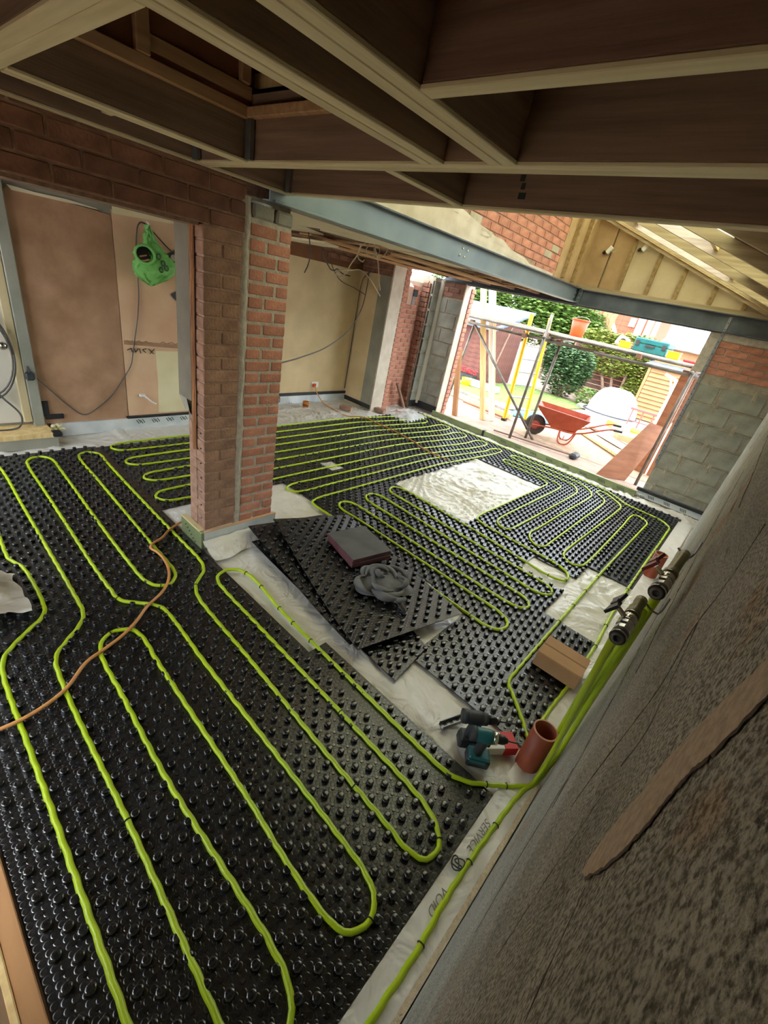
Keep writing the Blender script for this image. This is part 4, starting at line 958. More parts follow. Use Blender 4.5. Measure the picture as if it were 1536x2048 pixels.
# ------------------------------------------------------------------ cordless drills, packet, bracket
def drill(label,base,ang,body,bitlen,knock):
    r=empty('cordless_drill',base); r.rotation_euler=(0,0,ang); tag(r,label,'drill')
    bat=MB().bbox((-.055,-.036,0),(.055,.036,.052),.008).build('battery',M_DKGREY,r)
    MB().bbox((-.05,-.0365,.030),(.035,.0365,.05),.004).build('battery_stripe',body,bat)
    MB().bbox((-.052,-.034,.052),(.05,.034,.07),.008).build('foot',body,r)
    mb=MB(); mb.tube(cr([(-.012,0,.065),(-.01,0,.10),(-.004,0,.135),(.0,0,.165)],.01),.022,12); mb.build('handle',M_DKGREY,r,True)
    MB().bbox((.014,-.009,.125),(.03,.009,.155),.004).build('trigger',M_BLACKP,r)
    Mx=Matrix.Translation((-.075,0,.19))@Matrix.Rotation(math.pi/2,4,'Y')
    MB().lathe([(.012,0),(.028,.006),(.033,.03),(.034,.085),(.030,.10)],18,Mx).build('motor_housing',body,r,True)
    MB().lathe([(.034,.0),(.0345,.02),(.030,.028)],18,Matrix.Translation((-.077,0,.19))@Matrix.Rotation(math.pi/2,4,'Y')).build('rear_cap',M_DKGREY,r,True)
    MB().lathe([(.030,.10),(.029,.118),(.026,.122)],18,Mx).build('collar',M_CHROME if knock else M_DKGREY,r,True)
    MB().lathe([(.022,.122),(.021,.15),(.012,.168),(.008,.172)],16,Mx).build('chuck',M_BLACKP,r,True)
    MB().lathe([(.0035,.17),(.0035,.17+bitlen),(.001,.175+bitlen)],8,Mx).build('drill_bit',M_DKGREY,r)
    return r
drill('teal and black cordless impact driver standing on its battery beside the brown drain stub',(-.245,1.475,.0),.62,M_TEAL,.05,True)
drill('dark cordless drill with long bit standing behind the teal impact driver',(-.325,1.525,.0),.70,M_DKGREY,.09,False)
pk=empty('screw_box',(-.215,1.625,0)); pk.rotation_euler=(0,0,.85); tag(pk,'small white carton with a red end lying beside the drills','box')
MB().bbox((-.10,-.045,0),(.02,.045,.05),.002).build('carton',M_WHITE,pk); MB().bbox((.02,-.046,0),(.09,.046,.052),.002).build('red_end',M_RED,pk)
br=empty('metal_channel',(-.44,1.555,.0)); br.rotation_euler=(0,0,1.2); tag(br,'short silver metal channel lying behind the drills','metal channel')
MB().prism([(-.018,0),(.018,0),(.018,.026),(.014,.026),(.014,.004),(-.014,.004),(-.014,.026),(-.018,.026)],0,-.07,.07).build('channel',M_GALV,br)
for k in range(3): MB().box((-.05+k*.04,-.012,.004),(-.03+k*.04,.012,.0048)).build('slot',M_BLACKP,br)
# marker words on the polythene beside the wall
tx=empty('marker_writing',(-.075,1.0,.012)); tag(tx,'handwritten marker words on the polythene strip beside the pipe','writing')
def words(t,loc,rot,size,m):
    cu=bpy.data.curves.new('t','FONT'); cu.body=t; cu.size=size; cu.extrude=.0004; cu.shear=.25; cu.align_x='CENTER'
    to=bpy.data.objects.new('t',cu); COL.objects.link(to); dg=bpy.context.evaluated_depsgraph_get(); me=bpy.data.meshes.new_from_object(to.evaluated_get(dg)); bpy.data.objects.remove(to)
    me.materials.clear(); me.materials.append(m); return put('lettering',me,tx,loc,rot)
M_PENCIL=mat('grey_marker',(128,122,116),rough=.8)
words('SERVICE',(-.004,.20,.004),(0,.1,-math.pi/2),.042,M_PENCIL); words('VOID',(.0,-.10,.004),(0,.1,-math.pi/2),.042,M_PENCIL)
MB().tube(cr([(-.02,.03,.006),(.02,.045,.008),(-.015,.05,.006),(.02,.07,.008),(.0,.02,.007),(-.02,.065,.006),(.018,.03,.008)],.008),.0028,5).build('scribble',M_PRINT,tx)

# ------------------------------------------------------------------ valves on the wall
def valve(label,x,y,z,hm,ln,dx):
    r=empty('manifold_valve',(x,y,z)); r.rotation_euler=(0,0,-math.atan2(dx,ln)); tag(r,label,'valve')
    A=Matrix.Rotation(-math.pi/2,4,'X')     # lathe z -> +y
    MB().lathe([(.0085,.001),(.0085,-.001),(.016,-.001),(.0165,.022),(.013,.024)],18,A).build('black_cap',M_DKGREY,r,True)
    MB().lathe([(.014,.022),(.0165,.026),(.0165,.040),(.013,.043),(.0175,.05),(.0175,.062),(.013,.066)],8,A).build('union_nut',M_CHROME,r)
    MB().lathe([(.012,.064),(.0155,.07),(.017,.085),(.0155,.10),(.012,.106)],14,A).build('ball_body',M_CHROME,r,True)
    MB().lathe([(.013,.104),(.016,.11),(.016,.13),(.012,.135),(.013,.15),(.012,ln*.86),(.0135,ln*.9),(.0135,ln)],14,A).build('manifold_bar',mat('olive_brass',(92,88,48),(120,114,66),rough=.4,metal=.6),r,True)
    MB().lathe([(.0075,-.0035),(.0125,-.0035),(.0125,.0),(.0075,.0)],18,A,caps=False).build('port_ring',mat('grey_port_plastic',(96,98,100),rough=.35),r,True); MB().lathe([(.0158,.002),(.0172,.004),(.0172,.007),(.0158,.009)],18,A,caps=False).build('rim_ring',M_CHROME,r,True)
    st_=MB().lathe([(.006,0),(.005,.02)],10,Matrix.Translation((-.012,.083,.008))@Matrix.Rotation(-1.0,4,'Y')).build('stem',M_CHROME,r)
    Mh=Matrix.Translation((-.034,.083,.024))@Matrix.Rotation(-1.0,4,'Y')
    mb=MB(); mb.prism([(-.017,-.036),(.017,-.036),(.008,-.006),(-.008,-.006)],2,0,.007); mb.prism([(-.017,.036),(.017,.036),(.008,.006),(-.008,.006)],2,0,.007); mb.box((-.008,-.008,-.004),(.008,.008,.009)); mb.v=[tuple(Mh@Vector(p)) for p in mb.v]; mb.build('butterfly_handle',hm,r)
    for k in range(3): MB().lathe([(.0165,.066+.0),(.0165,.0675)],12,Matrix.Translation((0,.02*k+.004,0))@A).build('spring_ring',M_CHROME,r)
    return r
valve('lower chrome valve with navy butterfly handle on the rendered wall',-.004,.885,1.36,M_NAVY,.205,.002)
valve('upper chrome valve with maroon butterfly handle on the rendered wall',.014,.968,1.452,M_DKRED,.28,.012)
bk=empty('wall_bracket',(.03,1.06,1.40)); tag(bk,'bent steel bracket holding the two chrome valves to the wall','bracket')
for y,z in ((.03,-.03),(.19,.07)):
    MB().tube(cr([(-.022,y,z-.01),(-.004,y-.012,z-.016),(.010,y-.012,z-.016),(.014,y-.006,z+.03)],.008),.0026,6).build('bracket_arm',M_GALV,bk)

# ------------------------------------------------------------------ cords and cables
def cable(name,label,pts,r,m,cat='cable',step=.02,n=7): return mark(MB().tube(cr(pts,step),r,n),name,m,label,cat,True)
cz=.031
cable('extension_cord','orange extension cord crossing the front pipes to the foot of the brick pier',[(-1.69,-.05,.02)]+[(x,y,cz) for x,y in ((-1.68,.10),(-1.73,.24),(-1.84,.36),(-1.88,.46),(-1.92,.55),(-1.98,.64),(-2.07,.74),(-2.14,.85),(-2.23,.93),(-2.34,.98),(-2.45,1.0),(-2.55,1.0),(-2.62,.985),(-2.66,1.02),(-2.70,1.10),(-2.77,1.18),(-2.84,1.32))]+[(-2.9,1.6,.01)],.0085,M_CORD,'cord')
cable('extension_cord','thin orange cord trailing from the wall socket over the far pipes',[(-5.41,4.72,.26),(-5.36,4.74,.16),(-5.25,4.80,.03),(-5.10,4.82,.0),(-4.67,4.79,.0),(-4.50,4.92,.03),(-4.38,4.98,.032),(-4.21,4.97,.03),(-4.03,4.97,.032),(-3.84,4.98,.03),(-3.38,4.91,.03),(-3.15,4.82,.03),(-2.9,4.8,.03),(-2.72,4.9,.0)],.008,M_CORD,'cord')
sk=empty('wall_socket',(XB2,4.72,.275)); tag(sk,'white wall socket with an orange plug low on the beige wall','socket')
MB().bbox((0,-.045,-.045),(.012,.10,.045),.003).build('plate',M_WHITE,sk); MB().bbox((.012,-.03,-.035),(.045,.03,.02),.008).build('plug',M_ORANGE,sk)
cable('loose_cable','grey cable hanging along the brown plaster from the green bag',[(XB+.01,1.93,1.52),(XB+.012,1.925,1.35),(XB+.012,1.90,1.15),(XB+.012,1.86,.95),(XB+.012,1.83,.80),(XB+.012,1.80,.68),(XB+.012,1.70,.52),(XB+.015,1.58,.36),(XB+.015,1.42,.23),(XB+.015,1.33,.19),(XB+.015,1.25,.24),(XB+.02,1.10,.42),(XB+.03,.98,.58)],.0055,M_CABLE)
cable('loose_cable','dark cable looped over a nail above the green bag',[(XB+.012,1.93,1.78),(XB+.014,1.945,1.9),(XB+.014,1.96,1.955),(XB+.014,1.99,1.985),(XB+.014,2.02,1.98),(XB+.014,2.10,1.92),(XB+.014,2.25,1.80),(XB+.014,2.42,1.70)],.006,M_CABLE)
# coil of cable in front of the door
co=[]
for k in range(46):
    a=k*.36; rr=.36+.02*math.sin(a*.7); co.append((XB+.08+.02*math.sin(a*1.3),.62+rr*.62*math.cos(a),.78+rr*math.sin(a)))
cable('cable_coil','coil of dark grey cable hanging in front of the pale door',co,.0075,M_CABLE,step=.04)
cable('loose_cable','dark cable tail drooping in front of the pale door down to the sill',[(XB+.08,.50,.62),(XB+.09,.62,.55),(XB+.1,.72,.40),(XB+.1,.80,.28),(XB+.1,.81,.20),(XB+.12,.76,.14),(XB+.12,.55,.135),(XB+.12,.3,.135)],.008,M_CABLE)
pc=empty('cable_plug',(XB+.07,.93,.60)); tag(pc,'dark trailing plug beside the grey door frame','plug')
MB().bbox((-.02,-.03,-.04),(.03,.035,.03),.012).build('plug_body',M_DKGREY,pc)
MB().lathe([(.012,0),(.006,.05)],8,Matrix.Translation((0,0,.03))).build('strain_relief',M_DKGREY,pc)
# cables dangling from the torn ceiling
cable('loose_cable','long dark cable swagging from the corner down to the brick pier',[(-5.25,5.40,2.0),(-5.22,5.38,1.9),(-4.8,4.9,1.55),(-4.4,4.3,1.28),(-4.0,3.6,1.14),(-3.6,2.9,1.10),(-3.2,2.3,1.12),(-2.76,1.86,1.16)],.007,M_CABLE,step=.05)
cable('loose_cable','dark cable running down the corner of the beige wall',[(-5.22,5.40,2.05),(-5.36,5.40,1.9),(-5.40,5.41,1.4),(-5.42,5.42,.8),(-5.43,5.42,.2)],.008,M_CABLE,step=.06)
for lab,pts,dk in (
    ('large pale cable loop hanging below the torn ceiling', [(-3.071, 3.01, 2.17), (-3.108, 3.038, 2.104), (-3.145, 2.998, 2.006), (-3.071, 2.873, 1.919), (-3.108, 2.854, 1.893), (-3.145, 2.839, 1.905), (-3.071, 2.811, 1.937), (-3.108, 2.961, 1.954), (-3.145, 3.131, 1.975), (-3.071, 3.17, 1.93), (-3.108, 3.307, 1.864), (-3.145, 3.435, 1.8)], False),
    ('bundle of pale cables bunched under the torn ceiling', [(-3.071, 3.117, 2.19), (-3.108, 3.118, 2.137), (-3.145, 3.202, 2.109), (-3.071, 3.215, 2.115), (-3.108, 3.294, 2.168), (-3.145, 3.295, 2.212), (-3.071, 3.177, 2.159), (-3.108, 3.267, 2.116), (-3.145, 3.397, 2.142), (-3.071, 3.341, 2.196), (-3.108, 3.332, 2.226)], False),
    ('straight pale cable dangling from the ceiling bundle', [(-3.071, 3.166, 2.199), (-3.108, 3.248, 2.14), (-3.145, 3.333, 2.071), (-3.071, 3.304, 1.932), (-3.108, 3.381, 1.852)], False),
    ('dark cable drooping from the torn ceiling left of the bundle', [(-3.071, 2.603, 2.061), (-3.108, 2.637, 2.018), (-3.145, 2.732, 1.964), (-3.071, 2.723, 1.927), (-3.108, 2.815, 1.944), (-3.145, 2.919, 1.917), (-3.071, 2.934, 1.913)], True),
    ('thin brown wire dangling from the ceiling beside the pier', [(-3.486, 2.776, 2.171), (-3.528, 2.839, 2.085), (-3.57, 2.887, 2.031), (-3.486, 2.804, 1.928), (-3.528, 2.806, 1.863)], True),
    ('short pale cable hooked under the torn ceiling left of the bundle', [(-3.071, 3.068, 2.185), (-3.108, 3.042, 2.143), (-3.145, 3.067, 2.086), (-3.071, 3.04, 2.044), (-3.108, 3.112, 2.059)], False)):
    cable('hanging_wire',lab,pts,.0055,M_CABLE if dk else M_CABLE_W,step=.02)
cable('hanging_wire','dark wire hanging in front of the beige wall top',[(-5.2,4.55,2.12),(-5.2,4.62,1.98),(-5.15,4.75,1.84),(-5.05,4.95,1.78),(-4.95,5.1,1.72)],.0065,M_CABLE,step=.03)

# ------------------------------------------------------------------ green carrier bag
bg_=empty('carrier_bag',(XB+.09,2.03,1.70)); tag(bg_,'green plastic carrier bag hanging from a cable on the wall','bag')
mb=MB()
def bagf(u,v):
    a=u*2*math.pi
    prof=[(0,.012),(.16,.035),(.32,.075),(.46,.15),(.60,.195),(.74,.20),(.88,.13),(1,.01)]
    for (t0,r0),(t1,r1) in zip(prof[:-1],prof[1:]):
        if t0<=v<=t1: rr=r0+(r1-r0)*(v-t0)/(t1-t0); break
    z=.27-v*.50
    y=rr*math.cos(a)*1.0+.06*math.sin(v*3)-.03-.05*v*(v<.5)
    x=.075*rr/.2*math.sin(a)
    f=.020*nz(a*2.6,v*7,3)+.014*(1-abs(nz(a*4,v*9,8))*3)
    return (x+f*(math.sin(a)+.3),y+f,z+.02*nz(a,v*3,5))
mb.grid(48,34,bagf); mb.build('bag_film',M_GREENBAG,bg_,True)
mb=MB(); mb.lathe([(.0,.0),(.055,.002),(.068,-.006)],18,Matrix.Translation((.07,-.09,.035))@Matrix.Rotation(1.25,4,'Y')@Matrix.Scale(1.1,4,(0,1,0)),caps=False); mb.build('dark_mouth',M_BLACKP,bg_)
mb=MB(); mb.bbox((.076,-.14,.0),(.09,-.05,.016),.004,Matrix.Rotation(.3,4,'X')); mb.bbox((.076,-.13,.04),(.088,-.06,.052),.004,Matrix.Rotation(.3,4,'X')); mb.build('contents',M_CARD,bg_)
mb=MB(); mb.tube([(.085+.008*math.cos(t*.5),-.09+.085*math.cos(t*.449),.03+.075*math.sin(t*.449)) for t in range(14)],.012,6,closed=True); mb.build('rolled_rim',M_GREENBAG,bg_,True)
MB().tube(cr([(0.0,-.02,.26),(.0,.0,.28),(-.01,-.02,.30)],.02),.008,6).build('handle_knot',M_WHITE,bg_)
for (y,z) in ((.03,.03),(.07,-.02),(.05,-.075),(.10,-.055)):
    MB().tube([(.092,y+.018*math.cos(t*.7),z+.024*math.sin(t*.7)) for t in range(9)],.006,5,closed=True).build('printed_letter',mat('dark_green_print',(58,92,62),rough=.6),bg_)

# ------------------------------------------------------------------ mug, brick bits, heap under plastic, sill timber
mg=empty('mug',(-5.17,4.37,.0)); mg.rotation_euler=(0,0,-.2); tag(mg,'orange and brown striped mug standing on the polythene by the beige wall','mug')
MB().lathe([(.04,0),(.046,.004),(.048,.10),(.044,.10),(.042,.012)],20).build('cup',mat('mug_orange',(204,128,52),rough=.4),mg,True)
MB().lathe([(.0486,.035),(.049,.062)],20,caps=False).build('stripe',mat('mug_brown',(120,60,28),rough=.4),mg)
MB().tube(cr([(.046,0,.085),(.08,0,.08),(.085,0,.05),(.047,0,.025)],.01),.007,7).build('handle',mat('mug_orange',(204,128,52)),mg,True)
for x,y,rz,lab,m_ in ((-4.93,5.02,.5,'loose brown brick lying on the polythene by the return wall',M_BRICK_A),(-4.70,5.60,.2,'brownish half brick under the bunched clear plastic',M_BRICK_A),(-4.45,5.9,.9,'red half brick under the bunched clear plastic',M_BRICK_B)):
    o=mark(MB().bbox((-.1,-.05,0),(.1,.05,.06),.008),'loose_brick',m_,lab,'brick'); o.location=(x,y,0); o.rotation_euler=(0,0,rz)
def heap(u,v):
    x=-4.62+u*.55; y=5.60+v*.78; e=math.sin(u*math.pi)**.6*math.sin(v*math.pi)**.6
    return (x-.1*v,y,-.01+e*(.09+.07*nz(x*5,y*5)+.03*nz(x*13,y*13,3)))
M_CLEAR,N_,L_,b_=plain_nodes('clear_polythene'); b_.inputs['Base Color'].default_value=(.8,.79,.76,1); b_.inputs['Roughness'].default_value=.2; b_.inputs['Alpha'].default_value=.6
sheet('clear_plastic_sheet','bunched clear plastic sheet over rubble in the far left corner',heap,36,36,'plastic sheet',M_CLEAR)
sf_=empty('switch_box',(-5.39,3.96,.09)); tag(sf_,'small grey connection box low on the wall beside the pier','box'); MB().bbox((0,-.05,-.04),(.05,.05,.04),.006).build('box_body',M_DKGREY,sf_); MB().bbox((.05,-.03,-.025),(.056,.03,.025),.003).build('white_label',M_WHITE,sf_)
ts=empty('timber_sill',(-1.0,-.18,-.01)); tag(ts,'timber door sill with a pale batten at the bottom left corner','timber sill')
MB().bbox((-1.2,-.18,0),(.9,.075,.012),.002).build('board',mat('sill_ply',(140,112,84),(160,130,100),rough=.8,scale=3,stretch=(1,8,8)),ts); MB().bbox((-1.2,.035,.012),(.9,.085,.03),.003).build('edge_strip',mat('orange_brown_timber',(176,128,84),(190,142,96),rough=.8,scale=3,stretch=(1,8,8)),ts); MB().bbox((-1.2,.018,.012),(.9,.036,.036),.003).build('pale_batten',M_TIMBER_W,ts)
lt=mark(MB().bbox((-.6,-.035,0),(.6,.035,.03),.003,),'loose_timber',M_TIMBER_B,'short brown timber offcut leaning against the far outside brick wall','timber'); lt.location=(-4.80,6.2,.22); lt.rotation_euler=(0,1.05,1.2); lt.scale=(.4,1,1)

# ================================================================== the garden
GZ=-.09
gr=struct(MB().box((-30,6.95,GZ-.3),(20,60,GZ)).box((-30,-30,GZ-.3),(20,-.75,GZ)).box((-30,-.75,GZ-.3),(-6.3,6.95,GZ)).box((.5,-.75,GZ-.3),(20,6.95,GZ)).build('ground',M_PATIO),'dusty concrete yard behind the house')
lw=MB().prism([(-7.2,9.55),(-4.55,9.15),(-4.0,10.4),(-3.5,13.6),(-5.6,13.9),(-6.8,11.2)],2,GZ,GZ+.03); lwo=tag(lw.build('lawn',M_GRASS),'small sunlit lawn beyond the ladder','lawn',kind='stuff')
sd=MB()
def sandf(u,v): 
    x=-3.3+u*2.6; y=7.9+v*2.9; return (x,y,GZ+.004+.05*max(0,nz(x*1.7,y*1.7,2))*math.sin(u*math.pi)*math.sin(v*math.pi))
sdo=sd.grid(40,40,sandf).build('sand_spread',M_SAND,None,True); tag(sdo,'pale builders sand spread over the yard by the wheelbarrow','sand',kind='stuff')
# ---- scaffold
sc_=empty('scaffold',(-2.8,7.6,GZ)); tag(sc_,'low tube scaffold platform standing outside the garden opening','scaffold')
def tube_(a,b2,r=.024,nm='scaffold_tube',m=M_TUBE):
    o=MB().tube([Vector(a)-sc_.location,Vector(b2)-sc_.location],r,10).build(nm,m,sc_,True); return o
for a,b2 in (((-3.06,7.40,GZ),(-3.04,7.40,2.0)),((-2.93,7.80,GZ),(-2.90,7.80,1.66)),((-.88,7.52,GZ),(-.86,7.52,2.3)),((-4.62,7.72,1.62),(-2.80,7.86,GZ)),((-4.60,7.76,1.62),(-4.78,7.74,GZ)),
    ((-4.88,7.50,1.70),(-.55,7.50,1.72)),((-4.88,7.62,1.60),(-3.45,7.62,1.60)),((-3.55,7.66,1.605),(-2.05,7.66,1.61)),((-2.25,7.55,1.60),(-.6,7.55,1.61)),((-4.6,8.55,1.70),(-.6,8.55,1.70)),((-3.04,7.35,1.65),(-3.04,8.75,1.65)),((-.87,7.35,1.65),(-.87,8.75,1.65))):
    tube_(a,b2)
cpl=MB().bbox((-.04,-.045,-.04),(.04,.045,.04),.01).mesh('coupler',mat('rusty_coupler',(120,84,66),(150,112,92),rough=.6,metal=.4))
for p in ((-3.05,7.45,1.70),(-2.91,7.73,1.61),(-.87,7.51,1.70),(-4.6,7.66,1.61),(-3.5,7.64,1.6),(-2.15,7.6,1.6),(-1.6,7.5,1.7)): put('coupler',cpl,sc_,Vector(p)-sc_.location)
bd=MB().bbox((-2.0,-.11,0),(2.0,.11,.036),.004).mesh('scaffold_board',mat('weathered_board',(182,150,112),(206,176,138),rough=.85,scale=3,stretch=(1,8,8)))
for k in range(4): put('scaffold_board',bd,sc_,Vector((-2.72,7.68+k*.235,1.708))-sc_.location)
# ---- things on the platform
DZ=1.745
bu=empty('bucket',(-2.86,8.25,DZ)); tag(bu,'orange plastic bucket standing on the scaffold boards','bucket')
MB().lathe([(.105,0),(.145,.27),(.137,.27),(.10,.012)],22).build('tub',M_ORANGE,bu,True); MB().lathe([(.147,.255),(.154,.262),(.154,.278),(.142,.278)],22,caps=False).build('rim',M_ORANGE,bu,True)
MB().tube(cr([(-.15,0,.26),(-.1,.06,.30),(0,.1,.32),(.1,.06,.30),(.15,0,.26)],.03),.004,6).build('handle',M_GALV,bu)
tbx=empty('tool_case',(-1.62,8.25,DZ)); tbx.rotation_euler=(0,0,-.12); tag(tbx,'teal plastic tool case lying on the scaffold boards','tool case')
MB().bbox((-.25,-.16,0),(.25,.16,.115),.012).build('base',M_TEAL,tbx); MB().bbox((-.255,-.165,.118),(.255,.165,.20),.015).build('lid',M_TEAL,tbx)
for x in (-.2,.2): MB().bbox((x-.03,-.172,.08),(x+.03,-.16,.16),.004).build('latch',M_DKGREY,tbx)
MB().bbox((-.07,-.185,.085),(.07,-.165,.115),.004).build('carry_handle',M_DKGREY,tbx)
for x,y,lab in ((-2.02,8.2,'yellow plastic tub between the bucket and the teal case'),(-1.27,8.05,'yellow plastic tub right of the teal case')):
    r=empty('tub',(x,y,DZ)); tag(r,lab,'tub'); MB().bbox((-.085,-.07,0),(.085,.07,.10),.012).build('tub_body',M_YELLOW,r); MB().bbox((-.092,-.077,.09),(.092,.077,.105),.006).build('tub_rim',M_YELLOW,r)
rd=empty('site_radio',(-2.14,8.32,DZ)); rd.rotation_euler=(0,.35,.2); tag(rd,'grey site radio with round corners on the scaffold beside the yellow tub','radio')
MB().bbox((-.10,-.06,0),(.10,.06,.17),.03).build('case',mat('light_grey_plastic',(176,176,172),rough=.5),rd); MB().lathe([(.05,0),(.05,.006)],16,Matrix.Translation((0,-.06,.09))@Matrix.Rotation(math.pi/2,4,'X')).build('speaker',M_DKGREY,rd)
pl=empty('hand_tool',(-1.0,8.0,DZ)); tag(pl,'red handled tool at the right end of the scaffold boards','tool'); MB().bbox((-.12,-.03,0),(.08,.03,.04),.012).build('red_handle',M_RED,pl); MB().bbox((.08,-.02,.005),(.16,.02,.02),.004).build('blade',M_GALV,pl)
# ---- ladder
ld=empty('ladder',(-3.7,8.8,GZ)); tag(ld,'yellow fibreglass ladder standing behind the scaffold','ladder')
fa,fb=Vector((-3.76,8.50,GZ)),Vector((-3.54,9.05,GZ)); ta,tb=Vector((-3.86,8.46,1.95)),Vector((-3.70,8.98,1.95))
for a,b2 in ((fa,ta),(fb,tb)):
    MB().tube([a-ld.location,b2-ld.location],.038,6).build('stile',M_YELLOW,ld); MB().bbox((-.05,-.05,0),(.05,.05,.05),.01).build('foot',M_BLACKP,ld,False,a-ld.location)
for k in range(1,8):
    t=k/8.2; MB().tube([fa.lerp(ta,t)-ld.location,fb.lerp(tb,t)-ld.location],.018,6).build('rung',M_GALV,ld)
# ---- leaning timbers
def timber(label,a,b2,w,d,m=M_TIMBER_W):
    a=Vector(a); b2=Vector(b2); L_=(b2-a).length
    o=MB().bbox((-w/2,-d/2,0),(w/2,d/2,L_),.003).build('timber_length',m); o.location=a; o.rotation_euler=(b2-a).to_track_quat('Z','Y').to_euler(); return tag(o,label,'timber',group='timbers leaning outside the opening')
timber('short timber prop leaning against the left jamb outside',(-4.33,7.46,GZ),(-4.60,7.46,1.13),.07,.09,M_CLAD)
timber('tall pale timber leaning behind the scaffold diagonal',(-3.95,7.93,GZ),(-4.78,7.90,2.45),.06,.10)
timber('tall whitish timber just right of the pale one behind the diagonal',(-3.84,8.10,GZ),(-4.70,8.06,2.45),.06,.09,M_WHITE)
timber('third tall timber leaning a little behind the other two',(-3.92,8.3,GZ),(-4.70,8.25,2.3),.05,.08)
# ---- wheelbarrow
wbw=empty('wheelbarrow',(-2.62,8.42,GZ)); wbw.rotation_euler=(0,0,.28); tag(wbw,'orange red wheelbarrow with a black tyre standing in the yard','wheelbarrow')
def quadbox(bot,topp,t,m,nm):
    vs=[Vector(p) for p in bot+topp]; c=sum(vs,Vector())/8
    mb=MB(); mb.add(vs,[(0,1,2,3),(0,4,5,1),(1,5,6,2),(2,6,7,3),(3,7,4,0)])
    inn=[(p-c)*.94+c+Vector((0,0,.015)) for p in vs]
    mb.add(inn,[(3,2,1,0),(1,5,4,0),(2,6,5,1),(3,7,6,2),(0,4,7,3)]); n=8
    mb.f+= [(4,12,13,5),(5,13,14,6),(6,14,15,7),(7,15,12,4)]
    return mb.build(nm,m,wbw)
quadbox([(-.12,-.15,.25),(.28,-.18,.25),(.28,.18,.25),(-.12,.15,.25)],[(-.50,-.28,.60),(.50,-.34,.56),(.50,.34,.56),(-.50,.28,.60)],.01,M_BARROW,'tray')
Mw=Matrix.Translation((-.42,.06,.19))@Matrix.Rotation(math.pi/2,4,'X')
MB().lathe([(.10,.01),(.16,.0),(.19,.02),(.195,.06),(.19,.10),(.16,.12),(.10,.11)],24,Mw,caps=False).build('tyre',M_RUBBER,wbw,True); MB().lathe([(.02,.03),(.11,.02),(.11,.10),(.02,.09)],18,Mw).build('hub',M_RUSTY,wbw,True)
for s in (-1,1):
    MB().tube(cr([(-.46,s*.09,.19),(-.1,s*.14,.24),(.35,s*.22,.28),(.85,s*.27,.52),(1.0,s*.27,.53)],.05),.016,8).build('frame_tube',M_BARROW,wbw,True)
    MB().tube(cr([(.05,s*.17,.25),(.08,s*.19,.05),(.16,s*.2,.012),(.26,s*.2,.05),(.34,s*.2,.28)],.03),.014,8).build('leg',M_BARROW,wbw,True)
    MB().tube([(.9,s*.27,.525),(1.04,s*.27,.53)],.021,8).build('grip',M_BLACKP,wbw)
MB().tube([(.16,-.2,.1),(.16,.2,.1)],.012,6).build('leg_brace',M_BARROW,wbw)
# ---- broom
bm=empty('broom',(-1.95,7.66,GZ)); tag(bm,'broom with a dark head lying along the threshold','broom')
MB().tube([(-1.45,-.26,.03),(.0,0,.05)],.014,8).build('handle',M_TIMBER_B,bm); mb=MB().bbox((-.06,-.11,.0),(.07,.13,.10),.03); mb.build('head',M_DKGREY,bm)
# ---- boards on the right
pb=empty('plywood_sheet',(-1.2,7.4,GZ)); tag(pb,'brown plywood sheet leaning outside the right jamb','plywood')
mb=MB(); q=[Vector(p)-pb.location for p in ((-1.42,7.18,GZ),(-1.05,7.52,GZ),(-.88,7.86,.80),(-1.10,7.66,.84))]; off=Vector((.012,-.012,.006)); mb.add([*q,*[p+off for p in q]],[(0,1,2,3),(7,6,5,4),(0,4,5,1),(1,5,6,2),(2,6,7,3),(3,7,4,0)]); mb.build('sheet',M_PLYB,pb)
bp_=empty('plywood_sheet',(-.95,8.4,GZ)); tag(bp_,'tall brown plywood board standing upright behind the right scaffold pole','plywood')
MB().bbox((-.16,-.01,0),(.02,.01,1.72),.002).build('sheet',M_PLYB,bp_); MB().bbox((.05,-.03,0),(.30,-.01,1.72),.002).build('sheet',M_PLYB,bp_)
bt=mark(MB().bbox((-.16,-.05,0),(.16,.05,.065),.006),'loose_brick',M_BRICK_B,'red brick lying on the threshold by the right jamb','brick'); bt.location=(-.86,7.05,GZ); bt.rotation_euler=(0,0,.25)
# ---- cladded summer house
sh=empty('summer_house',(-2.2,14.3,GZ)); tag(sh,'summer house wall of orange horizontal cladding boards','summer house')
bdm=MB().prism([(-.035,.0),(.012,0),(.012,.104),(.0,.104)],0,-.44,.44).mesh('cladding_board',M_CLAD)
for k in range(12): put('cladding_board',bdm,sh,(0.02,0,.03+k*.115))
MB().bbox((-.5,-.03,0),(-.43,.04,1.44),.004).build('corner_post',M_CLAD,sh); MB().bbox((.43,-.03,0),(.5,.04,1.44),.004).build('corner_post',M_CLAD,sh)
MB().box((-.5,.03,0),(.5,1.6,1.4)).build('shell',M_TIMBER_B,sh)
MB().prism([(-.1,1.42),(2.0,1.62),(2.0,1.68),(-.1,1.48)],0,-.62,.62).build('felt_roof',M_FELT,sh)
# a second clad building with a rolled grey sheet on its roof
s2=empty('outbuilding',(-2.0,14.9,GZ)); tag(s2,'orange clad outbuilding with a grey sheeted roof seen above the teal case','outbuilding')
MB().box((-.75,0.0,1.5),(.75,2.0,2.0)).build('clad_wall',M_CLAD,s2); MB().bbox((-.85,-.2,1.95),(.85,2.2,2.05),.02).build('fascia',M_STONE,s2)
mb=MB(); mb.grid(30,8,lambda u,v:(-.8+u*1.6,-.1+v*.6,2.05+.10*math.sin(v*math.pi)*(1+.5*nz(u*6,v*3)))); mb.build('grey_sheeting',M_FELT,s2,True)
